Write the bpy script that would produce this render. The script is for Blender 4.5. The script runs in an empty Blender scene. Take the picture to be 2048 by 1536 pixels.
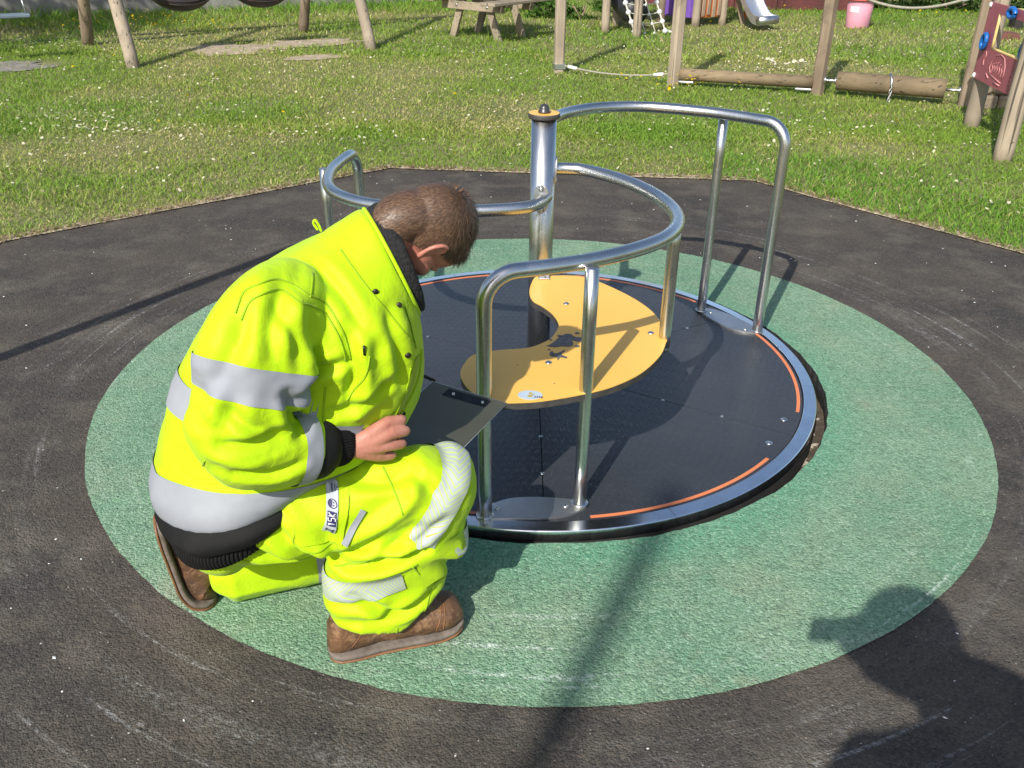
import bpy, bmesh, math, random
import numpy as np
from mathutils import Vector, Matrix
from mathutils.bvhtree import BVHTree

# ------------------------------------------------------------------ camera, sky, sun, exposure
SC = bpy.context.scene
COL = SC.collection
R = math.radians
cam_d = bpy.data.cameras.new('camera'); CAM = bpy.data.objects.new('camera', cam_d); COL.objects.link(CAM)
PITCH, ROLL = R(28.3), R(0.617)
_fw = Vector((0, math.cos(PITCH), -math.sin(PITCH))); _r0 = Vector((1, 0, 0)); _u0 = _r0.cross(_fw)
_r = _r0 * math.cos(ROLL) + _u0 * math.sin(ROLL); _u = -_r0 * math.sin(ROLL) + _u0 * math.cos(ROLL)
CAM.matrix_world = Matrix(((_r.x, _u.x, -_fw.x, 0), (_r.y, _u.y, -_fw.y, 0), (_r.z, _u.z, -_fw.z, 1.6), (0, 0, 0, 1)))
cam_d.sensor_width = 36.0; cam_d.lens = 36.0 * 1810.5 / 2048.0
cam_d.clip_start = 0.02; cam_d.clip_end = 2000
SC.camera = CAM

SUN_EL, SUN_AZ = 40.0, 204.2          # degrees; azimuth clockwise from +Y
W = bpy.data.worlds.new('World'); SC.world = W; W.use_nodes = True
nt = W.node_tree; nt.nodes.clear()
sky = nt.nodes.new('ShaderNodeTexSky'); sky.sky_type = 'NISHITA'; sky.sun_disc = False
sky.sun_elevation = R(SUN_EL); sky.sun_rotation = R(SUN_AZ); sky.air_density = 1.0; sky.dust_density = 1.5; sky.ozone_density = 1.0
bg = nt.nodes.new('ShaderNodeBackground'); bg.inputs[1].default_value = 0.115
wo = nt.nodes.new('ShaderNodeOutputWorld')
nt.links.new(sky.outputs[0], bg.inputs[0]); nt.links.new(bg.outputs[0], wo.inputs[0])
sl = bpy.data.lights.new('sun', 'SUN'); sl.energy = 4.2; sl.angle = R(0.53); sl.color = (1.0, 0.955, 0.88)
SUN = bpy.data.objects.new('sun', sl); COL.objects.link(SUN)
to_sun = Vector((math.sin(R(SUN_AZ)) * math.cos(R(SUN_EL)), math.cos(R(SUN_AZ)) * math.cos(R(SUN_EL)), math.sin(R(SUN_EL))))
SUN.rotation_euler = to_sun.to_track_quat('Z', 'Y').to_euler(); SUN.location = to_sun * 30
SC.view_settings.view_transform = 'Standard'; SC.view_settings.look = 'None'
SC.view_settings.gamma = 1.0; SC.view_settings.exposure = 0.55; SC.view_settings.use_curve_mapping = False

rng = np.random.default_rng(7); random.seed(7)
CX, CY = 0.0955, 3.0173               # middle of the carousel

# ------------------------------------------------------------------ helpers
def tag(o, label=None, cat=None, group=None, kind=None):
    if label: o['label'] = label
    if cat: o['category'] = cat
    if group: o['group'] = group
    if kind: o['kind'] = kind
    return o
def thing(name, loc, label, cat, group=None):
    o = bpy.data.objects.new(name, None); COL.objects.link(o); o.location = loc
    o.empty_display_size = 0.1
    o['origin'] = list(loc)
    return tag(o, label, cat, group)
def _base(parent):
    p = parent
    while p is not None:
        if 'origin' in p: return np.array(p['origin'][:])
        p = p.parent
    return np.zeros(3)
def mo(name, V, F, mats, parent=None, smooth=False, idx=None):
    """one mesh object; V in world coordinates"""
    V = np.asarray(V, float) - _base(parent)
    me = bpy.data.meshes.new(name); me.from_pydata([tuple(v) for v in V], [], [tuple(int(i) for i in f) for f in F])
    if not isinstance(mats, (list, tuple)): mats = [mats]
    for m in mats: me.materials.append(m)
    if idx is not None: me.polygons.foreach_set('material_index', np.asarray(idx, np.int32))
    if smooth: me.polygons.foreach_set('use_smooth', np.ones(len(me.polygons), bool))
    me.update()
    o = bpy.data.objects.new(name, me); COL.objects.link(o)
    if parent is not None: o.parent = parent
    return o
def npmesh(name, V, F, mat, parent=None, col=None, smooth=False):
    """fast mesh from numpy triangles (M,3) or quads (M,4)"""
    V = np.asarray(V, np.float32) - _base(parent).astype(np.float32); F = np.asarray(F, np.int32); k = F.shape[1]
    me = bpy.data.meshes.new(name); me.vertices.add(len(V)); me.loops.add(F.size); me.polygons.add(len(F))
    me.vertices.foreach_set('co', V.ravel()); me.loops.foreach_set('vertex_index', F.ravel())
    me.polygons.foreach_set('loop_start', np.arange(0, F.size, k, dtype=np.int32))
    if smooth: me.polygons.foreach_set('use_smooth', np.ones(len(F), bool))
    me.update(calc_edges=True); me.validate()
    if col is not None:
        a = me.color_attributes.new('col', 'FLOAT_COLOR', 'POINT')
        c4 = np.ones((len(V), 4), np.float32); c4[:, :3] = col; a.data.foreach_set('color', c4.ravel())
    me.materials.append(mat)
    o = bpy.data.objects.new(name, me); COL.objects.link(o)
    if parent is not None: o.parent = parent
    return o
def join(*parts):
    V, F, n = [], [], 0
    for v, f in parts:
        v = np.asarray(v, float); V.append(v); F += [tuple(i + n for i in q) for q in f]; n += len(v)
    return np.concatenate(V), F
def box(cx, cy, cz, sx, sy, sz, rz=0, bev=0.0):
    """box with small chamfered vertical+horizontal edges, centre and full sizes"""
    b = min(bev, sx * .4, sy * .4, sz * .4)
    if b <= 0:
        v = [(x, y, z) for z in (-.5, .5) for x, y in ((-.5, -.5), (.5, -.5), (.5, .5), (-.5, .5))]
        v = np.array(v) * (sx, sy, sz)
        f = [(3, 2, 1, 0), (4, 5, 6, 7), (0, 1, 5, 4), (1, 2, 6, 5), (2, 3, 7, 6), (3, 0, 4, 7)]
    else:
        hx, hy, hz = sx / 2, sy / 2, sz / 2
        def ring(ix, iy, z): return [(-hx + ix, -hy + iy * 0 + b * 0, z)] 
        o8 = lambda e, z: [(-hx + e + b, -hy + e, z), (hx - e - b, -hy + e, z), (hx - e, -hy + e + b, z), (hx - e, hy - e - b, z), (hx - e - b, hy - e, z), (-hx + e + b, hy - e, z), (-hx + e, hy - e - b, z), (-hx + e, -hy + e + b, z)]
        v = np.array(o8(b * .7, -hz) + o8(0, -hz + b) + o8(0, hz - b) + o8(b * .7, hz))
        f = [tuple(range(7, -1, -1)), tuple(range(24, 32))]
        for k in range(3):
            for i in range(8):
                j = (i + 1) % 8; f.append((k * 8 + i, k * 8 + j, k * 8 + 8 + j, k * 8 + 8 + i))
    c, s = math.cos(rz), math.sin(rz)
    v = np.c_[v[:, 0] * c - v[:, 1] * s + cx, v[:, 0] * s + v[:, 1] * c + cy, v[:, 2] + cz]
    return v, f
def beam(a, b, w, h, up=(0, 0, 1), bev=0.006):
    """rectangular timber from a to b; w across, h along 'up'"""
    a, b = np.array(a, float), np.array(b, float); d = b - a; L = np.linalg.norm(d); d /= L
    u = np.array(up, float); u -= d * (u @ d); u /= np.linalg.norm(u); s = np.cross(u, d)
    v, f = box(0, 0, 0, L, w, h, 0, bev)
    return (a + b) / 2 + v[:, :1] * d + v[:, 1:2] * s + v[:, 2:] * u, f
def spline(pts, n=8, closed=False):
    """Catmull-Rom through points"""
    P = np.asarray(pts, float); m = len(P); out = []
    for i in range(m if closed else m - 1):
        if closed: p0, p1, p2, p3 = P[(i - 1) % m], P[i], P[(i + 1) % m], P[(i + 2) % m]
        else: p0, p1, p2, p3 = P[max(i - 1, 0)], P[i], P[i + 1], P[min(i + 2, m - 1)]
        for t in np.arange(n) / n:
            out.append(.5 * ((2 * p1) + (p2 - p0) * t + (2 * p0 - 5 * p1 + 4 * p2 - p3) * t * t + (3 * p1 - p0 - 3 * p2 + p3) * t ** 3))
    if not closed: out.append(P[-1])
    return np.array(out)
def tube(pts, r, seg=16, cap=True, wob=0, seed=0):
    P = np.asarray(pts, float); n = len(P); rr = np.broadcast_to(np.asarray(r, float), (n,))
    T = np.gradient(P, axis=0); T /= np.linalg.norm(T, axis=1)[:, None]
    u = np.cross(T[0], (0, 0, 1.)); 
    if np.linalg.norm(u) < .1: u = np.cross(T[0], (1., 0, 0))
    u /= np.linalg.norm(u); V = []; a = np.arange(seg) * 2 * math.pi / seg
    rs = np.random.default_rng(seed)
    ph = rs.random(4) * 6.28
    for i in range(n):
        u = u - T[i] * (u @ T[i]); u /= np.linalg.norm(u); w = np.cross(T[i], u)
        k = rr[i] * (1 + wob * (np.sin(2 * a + ph[0] + i * .13) * .5 + np.sin(3 * a + ph[1] + .21 * i) * .35 + np.sin(i * .9 + ph[2]) * .3))
        V.append(P[i] + np.outer(np.cos(a) * k, u) + np.outer(np.sin(a) * k, w))
    V = np.concatenate(V); F = []
    for i in range(n - 1):
        for j in range(seg):
            k = (j + 1) % seg; F.append((i * seg + j, i * seg + k, (i + 1) * seg + k, (i + 1) * seg + j))
    if cap: F.append(tuple(range(seg - 1, -1, -1))); F.append(tuple(range((n - 1) * seg, n * seg)))
    return V, F
def lathe(prof, c=(0, 0, 0), seg=32, a0=0., a1=2 * math.pi, closed=True, cap=False):
    """profile of (r, z) turned about a vertical axis"""
    m = len(prof); full = abs(a1 - a0 - 2 * math.pi) < 1e-6; n = seg if full else seg + 1
    V = [(c[0] + r * math.cos(a0 + (a1 - a0) * i / seg), c[1] + r * math.sin(a0 + (a1 - a0) * i / seg), c[2] + z) for i in range(n) for r, z in prof]
    F = []
    for i in range(seg):
        k = (i + 1) % n
        for j in range(m if closed else m - 1):
            l = (j + 1) % m; F.append((i * m + j, k * m + j, k * m + l, i * m + l))
    if not full and closed: F.append(tuple(range(m - 1, -1, -1))); F.append(tuple(range(seg * m, seg * m + m)))
    return np.array(V), F
def dome(c, r, h, seg=12, up=(0, 0, 1), rings=4):
    up = np.array(up, float); up /= np.linalg.norm(up); u = np.cross(up, (1, 0, 0) if abs(up[0]) < .9 else (0, 1, 0)); u /= np.linalg.norm(u); w = np.cross(up, u)
    V = []; 
    for k in range(rings):
        t = k / rings * math.pi / 2
        for i in range(seg):
            a = 2 * math.pi * i / seg; V.append(np.array(c) + (u * math.cos(a) + w * math.sin(a)) * r * math.cos(t) + up * h * math.sin(t))
    V.append(np.array(c) + up * h); F = [tuple(range(seg - 1, -1, -1))]
    for k in range(rings - 1):
        for i in range(seg):
            j = (i + 1) % seg; F.append((k * seg + i, k * seg + j, (k + 1) * seg + j, (k + 1) * seg + i))
    for i in range(seg): F.append(((rings - 1) * seg + i, (rings - 1) * seg + (i + 1) % seg, rings * seg))
    return np.array(V), F
def prism(out, z0, z1):
    out = np.asarray(out, float); n = len(out)
    V = np.r_[np.c_[out, np.full(n, z0)], np.c_[out, np.full(n, z1)]]
    F = [tuple(range(n - 1, -1, -1)), tuple(range(n, 2 * n))] + [(i, (i + 1) % n, n + (i + 1) % n, n + i) for i in range(n)]
    return V, F
def vnoise(P, seed=0):
    """smooth value noise, vectorised, P (N,3) -> -1..1"""
    P = np.asarray(P, float); I = np.floor(P).astype(np.int64); f = P - I; f = f * f * (3 - 2 * f)
    def h(i, j, k):
        x = (i * 374761393 + j * 668265263 + k * 2147483647 + seed * 974634777) & 0xffffffff
        x = ((x ^ (x >> 13)) * 1274126177) & 0xffffffff
        x = ((x ^ (x >> 15)) * 2246822519) & 0xffffffff
        return ((x ^ (x >> 16)) & 0xffff) / 32767.5 - 1
    o = 0
    for a in (0, 1):
        for b in (0, 1):
            for c in (0, 1):
                w = (f[:, 0] if a else 1 - f[:, 0]) * (f[:, 1] if b else 1 - f[:, 1]) * (f[:, 2] if c else 1 - f[:, 2])
                o = o + w * h(I[:, 0] + a, I[:, 1] + b, I[:, 2] + c)
    return o
def fbm(P, octv=4, seed=0):
    P = np.asarray(P, float); o = 0; a = 1.; s = 0
    for k in range(octv): o = o + a * vnoise(P * 2 ** k, seed + k); s += a; a *= .5
    return o / s

# ------------------------------------------------------------------ materials
class NT:
    def __init__(self, name):
        self.m = bpy.data.materials.new(name); self.m.use_nodes = True; self.t = self.m.node_tree; self.t.nodes.clear()
        self.out = self.n('ShaderNodeOutputMaterial'); self.b = self.n('ShaderNodeBsdfPrincipled'); self.l(self.b.outputs[0], self.out.inputs[0])
        self.tc = self.n('ShaderNodeTexCoord')
    def n(self, t, **k):
        x = self.t.nodes.new(t)
        for a, v in k.items(): setattr(x, a, v)
        return x
    def l(self, a, b): self.t.links.new(a, b)
    def set(self, **k):
        for a, v in k.items():
            a = a.replace('_', ' ')
            if hasattr(v, 'links'): self.l(v, self.b.inputs[a])
            else: self.b.inputs[a].default_value = v
    def coord(self, scale=(1, 1, 1), src=None, loc=(0, 0, 0), rot=(0, 0, 0)):
        mp = self.n('ShaderNodeMapping'); mp.inputs['Scale'].default_value = scale; mp.inputs['Location'].default_value = loc; mp.inputs['Rotation'].default_value = rot
        self.l(src or self.tc.outputs['Object'], mp.inputs[0]); return mp.outputs[0]
    def noise(self, scale, detail=4, rough=.6, vec=None, dist=0):
        x = self.n('ShaderNodeTexNoise'); x.inputs['Scale'].default_value = scale; x.inputs['Detail'].default_value = detail
        x.inputs['Roughness'].default_value = rough; x.inputs['Distortion'].default_value = dist
        self.l(vec or self.tc.outputs['Object'], x.inputs['Vector']); return x.outputs[0]
    def ramp(self, f, a, b, ca=(0, 0, 0, 1), cb=(1, 1, 1, 1)):
        x = self.n('ShaderNodeValToRGB'); x.color_ramp.elements[0].position = a; x.color_ramp.elements[1].position = b
        x.color_ramp.elements[0].color = tuple(ca)[:3] + (1,); x.color_ramp.elements[1].color = tuple(cb)[:3] + (1,)
        self.l(f, x.inputs[0]); return x.outputs[0]
    def mix(self, f, a, b, blend='MIX'):
        x = self.n('ShaderNodeMix', data_type='RGBA', blend_type=blend)
        for v, s in ((f, x.inputs[0]), (a, x.inputs[6]), (b, x.inputs[7])):
            if hasattr(v, 'links'): self.l(v, s)
            else: s.default_value = v if not isinstance(v, tuple) else tuple(v)[:3] + (1,)
        return x.outputs[2]
    def math(self, op, a, b=0.0, c=None, clamp=False):
        x = self.n('ShaderNodeMath', operation=op); x.use_clamp = clamp
        for i, v in enumerate((a, b, c)):
            if v is None: continue
            if hasattr(v, 'links'): self.l(v, x.inputs[i])
            else: x.inputs[i].default_value = v
        return x.outputs[0]
    def bump(self, h, strength=.5, dist=.01, prev=None):
        x = self.n('ShaderNodeBump'); x.inputs['Strength'].default_value = strength; x.inputs['Distance'].default_value = dist
        self.l(h, x.inputs['Height'])
        if prev is not None: self.l(prev, x.inputs['Normal'])
        return x.outputs[0]
def plain(name, c1, c2=None, scale=8., rough=.6, metal=0., bump=None, detail=5, stretch=(1, 1, 1), spec=.5, lo=.35, hi=.65, rvar=.1):
    k = NT(name); v = k.coord(stretch)
    n = k.noise(scale, detail, .6, v)
    c2 = c2 or tuple(x * .75 for x in c1)
    k.set(Base_Color=k.mix(k.ramp(n, lo, hi), tuple(c1), tuple(c2)), Metallic=metal)
    k.b.inputs['Specular IOR Level'].default_value = spec
    rr = k.n('ShaderNodeMapRange'); rr.inputs[3].default_value = max(rough - rvar, .02); rr.inputs[4].default_value = min(rough + rvar, 1)
    k.l(n, rr.inputs[0]); k.l(rr.outputs[0], k.b.inputs['Roughness'])
    if bump: k.set(Normal=k.bump(k.noise(bump[0], 4, .6, v), bump[1], bump[2] if len(bump) > 2 else .004))
    return k.m
def wood(name, c1, c2, axis='z', rough=.8, grey=None):
    k = NT(name); st = {'z': (30, 30, 2.0), 'x': (2.0, 30, 30), 'y': (30, 2.0, 30)}[axis]
    v = k.coord(st); n = k.noise(1.0, 6, .65, v, .4); n2 = k.noise(2.2, 3, .5)
    crack = k.ramp(k.noise(1.0, 3, .5, k.coord(tuple(s * 1.6 if s > 5 else s * .5 for s in st))), .30, .38)
    c = k.mix(k.ramp(n, .3, .7), tuple(c1), tuple(c2)); c = k.mix(k.ramp(n2, .4, .65), c, tuple(grey or [x * .8 for x in c2]))
    c = k.mix(k.math('MULTIPLY', k.math('SUBTRACT', 1.0, crack), .85), c, (.045, .034, .025)); c = k.mix(k.math('MULTIPLY', k.ramp(k.noise(5, 5, .7), .56, .70), .5), c, tuple(x * .45 for x in c2))
    k.set(Base_Color=c, Roughness=rough, Normal=k.bump(k.math('ADD', n, k.math('MULTIPLY', crack, .8)), .7, .006)); return k.m

def polar(k):
    sx = k.n('ShaderNodeSeparateXYZ'); k.l(k.tc.outputs['Object'], sx.inputs[0])
    dx = k.math('SUBTRACT', sx.outputs[0], CX); dy = k.math('SUBTRACT', sx.outputs[1], CY)
    return k.math('SQRT', k.math('ADD', k.math('MULTIPLY', dx, dx), k.math('MULTIPLY', dy, dy))), k.math('ARCTAN2', dy, dx)
def smooth(k, x, a, b):
    e = k.n('ShaderNodeMapRange', interpolation_type='SMOOTHSTEP'); k.l(x, e.inputs[0]); e.inputs[1].default_value = a; e.inputs[2].default_value = b; return e.outputs[0]
def scuff(k, r, an, fr, fa, lo, hi, seed):
    cv = k.n('ShaderNodeCombineXYZ'); k.l(k.math('MULTIPLY', r, fr), cv.inputs[0]); k.l(k.math('MULTIPLY', an, fa), cv.inputs[1]); cv.inputs[2].default_value = seed
    return k.ramp(k.noise(1.0, 4, .7, cv.outputs[0], .3), lo, hi)
def specks(k, scale, size, share, seed):
    vo = k.n('ShaderNodeTexVoronoi'); vo.inputs['Scale'].default_value = scale; k.l(k.coord(loc=(seed, seed * .7, 0)), vo.inputs['Vector'])
    wn = k.n('ShaderNodeTexWhiteNoise', noise_dimensions='3D'); k.l(vo.outputs['Color'], wn.inputs[0])
    return k.math('MULTIPLY', k.math('LESS_THAN', vo.outputs['Distance'], size), k.math('GREATER_THAN', wn.outputs[0], 1 - share))
def crumbs(k, scale, seed):
    """granules: random value and rounded height per cell"""
    vo = k.n('ShaderNodeTexVoronoi'); vo.inputs['Scale'].default_value = scale; k.l(k.coord(loc=(seed, 0, 0)), vo.inputs['Vector'])
    wn = k.n('ShaderNodeTexWhiteNoise', noise_dimensions='3D'); k.l(vo.outputs['Color'], wn.inputs[0]); return wn.outputs[0], k.math('SUBTRACT', 1.0, vo.outputs['Distance'])
def m_rubber():
    k = NT('black_wetpour_rubber'); r, an = polar(k); cv, ch = crumbs(k, 210, 0); c2, h2 = crumbs(k, 95, 3)
    mid = k.noise(30, 5, .7); big = k.noise(1.5, 6, .65); pat = k.noise(4.2, 6, .65, k.coord(loc=(3, 1, 0)))
    c = k.mix(k.ramp(big, .36, .66), (.040, .037, .035), (.080, .067, .053))
    c = k.mix(k.ramp(pat, .48, .70), c, (.112, .097, .077))
    c = k.mix(k.math('MULTIPLY', k.ramp(cv, .0, .5), 1.0), k.mix(.55, (.010, .0095, .009), c), c)
    c = k.mix(k.math('MULTIPLY', k.ramp(cv, .80, 1.0), .36), c, (.14, .12, .10)); c = k.mix(k.math('MULTIPLY', k.ramp(c2, .72, 1.0), .30), c, (.11, .09, .07))
    c = k.mix(k.math('MULTIPLY', k.ramp(mid, .54, .74), .35), c, (.125, .108, .088))
    env = k.math('MULTIPLY', smooth(k, r, 1.58, 1.70), smooth(k, r, 2.3, 1.8))
    s = k.math('MAXIMUM', k.math('MULTIPLY', scuff(k, r, an, 11.0, 1.1, .50, .66, 0), .38), scuff(k, r, an, 30.0, 1.3, .575, .66, 5))
    s = k.math('MULTIPLY', k.math('MULTIPLY', env, s), k.ramp(k.noise(50, 4, .85), .45, .62)); s = k.math('MULTIPLY', s, k.ramp(k.noise(2.1, 3, .6, k.coord(loc=(9, 4, 0))), .34, .60))
    c = k.mix(k.math('MULTIPLY', s, .72), c, (.46, .46, .45))
    c = k.mix(k.math('MULTIPLY', specks(k, 60, .14, .07, 2), .55), c, (.36, .34, .30)); c = k.mix(k.math('MULTIPLY', specks(k, 130, .20, .035, 6), .5), c, (.40, .38, .34))
    h = k.math('ADD', k.math('ADD', k.math('MULTIPLY', ch, .6), k.math('MULTIPLY', h2, .5)), k.math('MULTIPLY', mid, 1.2))
    k.set(Base_Color=c, Roughness=.85, Normal=k.bump(h, .85, .005)); k.b.inputs['Specular IOR Level'].default_value = .25
    return k.m
def m_green():
    k = NT('green_wetpour_rubber'); r, an = polar(k); cv, ch = crumbs(k, 190, 1); c2, h2 = crumbs(k, 90, 4)
    mid = k.noise(34, 5, .7); big = k.noise(1.9, 6, .62); big2 = k.noise(5.0, 6, .65, k.coord(loc=(5, 2, 0)))
    b = k.mix(k.ramp(big, .34, .66), (.120, .240, .148), (.190, .305, .192))
    b = k.mix(k.math('MULTIPLY', k.ramp(big2, .46, .70), .55), b, (.225, .275, .180))
    b = k.mix(k.math('MULTIPLY', smooth(k, r, 1.22, 1.04), .6), b, (.095, .29, .18))
    b = k.mix(k.math('MULTIPLY', k.ramp(cv, .0, .40), 1.0), k.mix(.58, (.025, .055, .038), b), b); b = k.mix(k.math('MULTIPLY', k.ramp(cv, .72, 1.0), .38), b, (.40, .52, .40)); b = k.mix(k.math('MULTIPLY', k.ramp(c2, .78, 1.0), .38), b, (.055, .10, .07))
    b = k.mix(k.math('MULTIPLY', k.ramp(mid, .52, .72), .38), b, (.075, .115, .08))
    s = k.math('MAXIMUM', k.math('MULTIPLY', scuff(k, r, an, 13.0, 1.4, .54, .70, 2), .25), scuff(k, r, an, 34.0, 1.5, .575, .66, 7))
    s = k.math('MULTIPLY', k.math('MULTIPLY', s, smooth(k, r, 1.12, 1.35)), k.ramp(k.noise(55, 4, .85), .46, .62)); s = k.math('MULTIPLY', s, k.ramp(k.noise(2.0, 3, .6, k.coord(loc=(1, 7, 0))), .38, .6))
    b = k.mix(k.math('MULTIPLY', s, .8), b, (.64, .70, .64))
    b = k.mix(k.math('MULTIPLY', k.ramp(k.noise(3.0, 4, .6, k.coord(loc=(8, 8, 0))), .62, .78), .5), b, (.31, .25, .17))
    b = k.mix(k.math('MULTIPLY', specks(k, 55, .13, .05, 9), .6), b, (.55, .50, .42))
    h = k.math('ADD', k.math('ADD', k.math('MULTIPLY', ch, .6), k.math('MULTIPLY', h2, .5)), k.math('MULTIPLY', mid, 1.0))
    k.set(Base_Color=b, Roughness=.88, Normal=k.bump(h, .9, .005)); k.b.inputs['Specular IOR Level'].default_value = .2
    return k.m
def m_blade():
    k = NT('grass_blade'); a = k.n('ShaderNodeVertexColor', layer_name='col')
    k.set(Base_Color=a.outputs[0], Roughness=.6); k.b.inputs['Specular IOR Level'].default_value = .25
    tr = k.n('ShaderNodeBsdfTranslucent'); k.l(a.outputs[0], tr.inputs[0]); mx = k.n('ShaderNodeMixShader'); mx.inputs[0].default_value = .42
    k.l(k.b.outputs[0], mx.inputs[1]); k.l(tr.outputs[0], mx.inputs[2]); k.l(mx.outputs[0], k.out.inputs[0]); return k.m
def m_lawn():
    k = NT('lawn_soil'); n = k.noise(1.1, 6, .65); f = k.noise(35, 5, .7)
    c = k.mix(k.ramp(n, .35, .65), (.16, .19, .044), (.28, .265, .11)); c = k.mix(k.ramp(f, .35, .7), k.mix(.6, c, (.03, .03, .012)), c)
    k.set(Base_Color=c, Roughness=.95, Normal=k.bump(f, .8, .02)); return k.m
def m_steel(name='brushed_stainless_steel', base=(.62, .62, .61), rough=.27):
    k = NT(name); n = k.noise(9, 4, .6); f = k.noise(1.0, 3, .6, k.coord((180, 180, 14)))
    k.set(Base_Color=k.mix(k.ramp(n, .35, .65), base, tuple(x * .86 for x in base)), Metallic=1.0)
    rr = k.n('ShaderNodeMapRange'); rr.inputs[3].default_value = rough - .07; rr.inputs[4].default_value = rough + .10; k.l(f, rr.inputs[0]); k.l(rr.outputs[0], k.b.inputs['Roughness'])
    k.set(Normal=k.bump(f, .02, .0006)); return k.m
def m_deck():
    k = NT('dark_antislip_panel')
    w = k.n('ShaderNodeTexBrick'); w.inputs['Scale'].default_value = 34; w.inputs['Mortar Size'].default_value = .0
    n = k.noise(1.3, 4, .6); sc = k.noise(28, 4, .7)
    # hatch of short raised bars set alternately at +-45 degrees
    def bars(rot, off):
        v = k.coord((52, 20, 1), rot=(0, 0, rot), loc=(off, off * .37, 0)); b = k.n('ShaderNodeTexVoronoi', feature='F1', distance='CHEBYCHEV'); b.inputs['Randomness'].default_value = .28
        b.inputs['Scale'].default_value = 1.0; k.l(v, b.inputs['Vector']); return k.ramp(b.outputs['Distance'], .18, .30, (1, 1, 1), (0, 0, 0))
    ck = k.n('ShaderNodeTexChecker'); ck.inputs['Scale'].default_value = 44; k.l(k.coord(rot=(0, 0, .78)), ck.inputs[0])
    h = k.mix(ck.outputs[1], bars(.78, 0), bars(-.78, .3))
    scr = k.ramp(k.noise(1.0, 4, .8, k.coord((60, 7, 1), rot=(0, 0, .5)), .3), .66, .74)
    c = k.mix(k.ramp(n, .35, .65), (.022, .0245, .030), (.033, .036, .042)); c = k.mix(k.math('MULTIPLY', k.ramp(sc, .55, .8), .35), c, (.065, .065, .066))
    c = k.mix(k.math('MULTIPLY', scr, .3), c, (.20, .21, .23))
    rr = k.n('ShaderNodeMapRange'); rr.inputs[3].default_value = .28; rr.inputs[4].default_value = .48; k.l(sc, rr.inputs[0])
    k.l(rr.outputs[0], k.b.inputs['Roughness']); k.set(Base_Color=c, Normal=k.bump(h, .6, .0014)); k.b.inputs['Specular IOR Level'].default_value = .5; return k.m

MT = {}
MT['rubber'] = m_rubber(); MT['green'] = m_green(); MT['blade'] = m_blade(); MT['lawn'] = m_lawn(); MT['steel'] = m_steel(); MT['deck'] = m_deck()
MT['steel_dull'] = m_steel('dull_steel_plate', (.56, .56, .56), .45)
MT['black'] = plain('black_rubber', (.012, .012, .012), (.022, .02, .018), 30, .8, bump=(120, .7, .004))
MT['soil'] = plain('dry_soil', (.42, .34, .24), (.27, .215, .145), 9, .95, bump=(60, .8, .01))
MT['edge'] = plain('pale_dry_edging', (.50, .42, .31), (.34, .275, .19), 14, .95, bump=(70, .7, .008))
MT['pit'] = plain('dark_brown_soil', (.10, .075, .05), (.035, .028, .02), 18, .95, bump=(70, .9, .01))  # dark brown soil of the pit floor, tone varied at random
MT['stone'] = plain('pale_stone', (.36, .32, .26), (.22, .19, .15), 12, .9, bump=(40, .8, .01))
MT['yellow'] = plain('yellow_laminate', (.74, .43, .085), (.70, .40, .075), 3, .42, spec=.4)
MT['core'] = plain('dark_laminate_core', (.035, .032, .03), (.06, .055, .05), 40, .6)
MT['orange'] = plain('orange_inlay', (.66, .20, .075), (.58, .17, .065), 12, .5)
MT['white'] = plain('white_plastic', (.72, .72, .70), (.6, .6, .58), 6, .5)
MT['timber'] = wood('weathered_round_timber', (.30, .23, .155), (.22, .165, .11), 'z')
MT['timber_pale'] = wood('bleached_timber', (.38, .31, .225), (.29, .235, .17), 'z')
MT['timber_x'] = wood('weathered_log', (.25, .185, .105), (.17, .125, .07), 'x')
MT['timber_bench'] = wood('weathered_bench_board', (.36, .30, .215), (.27, .22, .155), 'x')

# ------------------------------------------------------------------ the setting
OCT = [(CX + 3.11 * math.cos(R(17.3 + 45 * k)), CY + 3.11 * math.sin(R(17.3 + 45 * k))) for k in range(8)]
def oct_edge(n=40):
    out = []
    for k in range(8):
        a, b = np.array(OCT[k]), np.array(OCT[(k + 1) % 8])
        for t in np.arange(n) / n: out.append(a + (b - a) * t)
    return np.array(out)
EDGE = oct_edge(); EC = EDGE - (CX, CY); EN = EC / np.linalg.norm(EC, axis=1)[:, None]
_j = fbm(np.c_[EDGE * 5, np.zeros(len(EDGE))], 4, 3)
EDGE_G = EDGE + EN * (_j * .035)[:, None]
# grass sheet: from the edge of the rubber out to the horizon
rings = [EDGE_G]; rad = [0, .12, .4, .8, 1.4, 2.2, 3.2, 4.5, 6, 8, 10.5, 14, 20, 40, 90, 250, 700]
V = []
for d in rad:
    P = EDGE_G + EN * d
    z = .006 + (0 if d < .1 else 1) * .003 * fbm(np.c_[P * .6, np.zeros(len(P))], 3, 5) * min(1, d / 2)
    V.append(np.c_[P, np.broadcast_to(z, (len(P),))])
m = len(EDGE); V = np.concatenate(V); F = [(i * m + j, (i + 1) * m + j, (i + 1) * m + (j + 1) % m, i * m + (j + 1) % m) for i in range(len(rad) - 1) for j in range(m)]
F = [f[::-1] for f in F]
tag(mo('grass_field', V, F, MT['lawn'], smooth=True), 'mown lawn around the rubber safety surface', None, None, 'structure')
HC = np.array([CX + .014, CY + .056]); HR = 1.051
th = np.arange(480) * 2 * math.pi / 480
hole = HC + np.c_[np.cos(th), np.sin(th)] * (HR + .006 * fbm(np.c_[np.cos(th) * 18, np.sin(th) * 18, th * 0], 3, 9))[:, None]
outer = []
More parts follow.
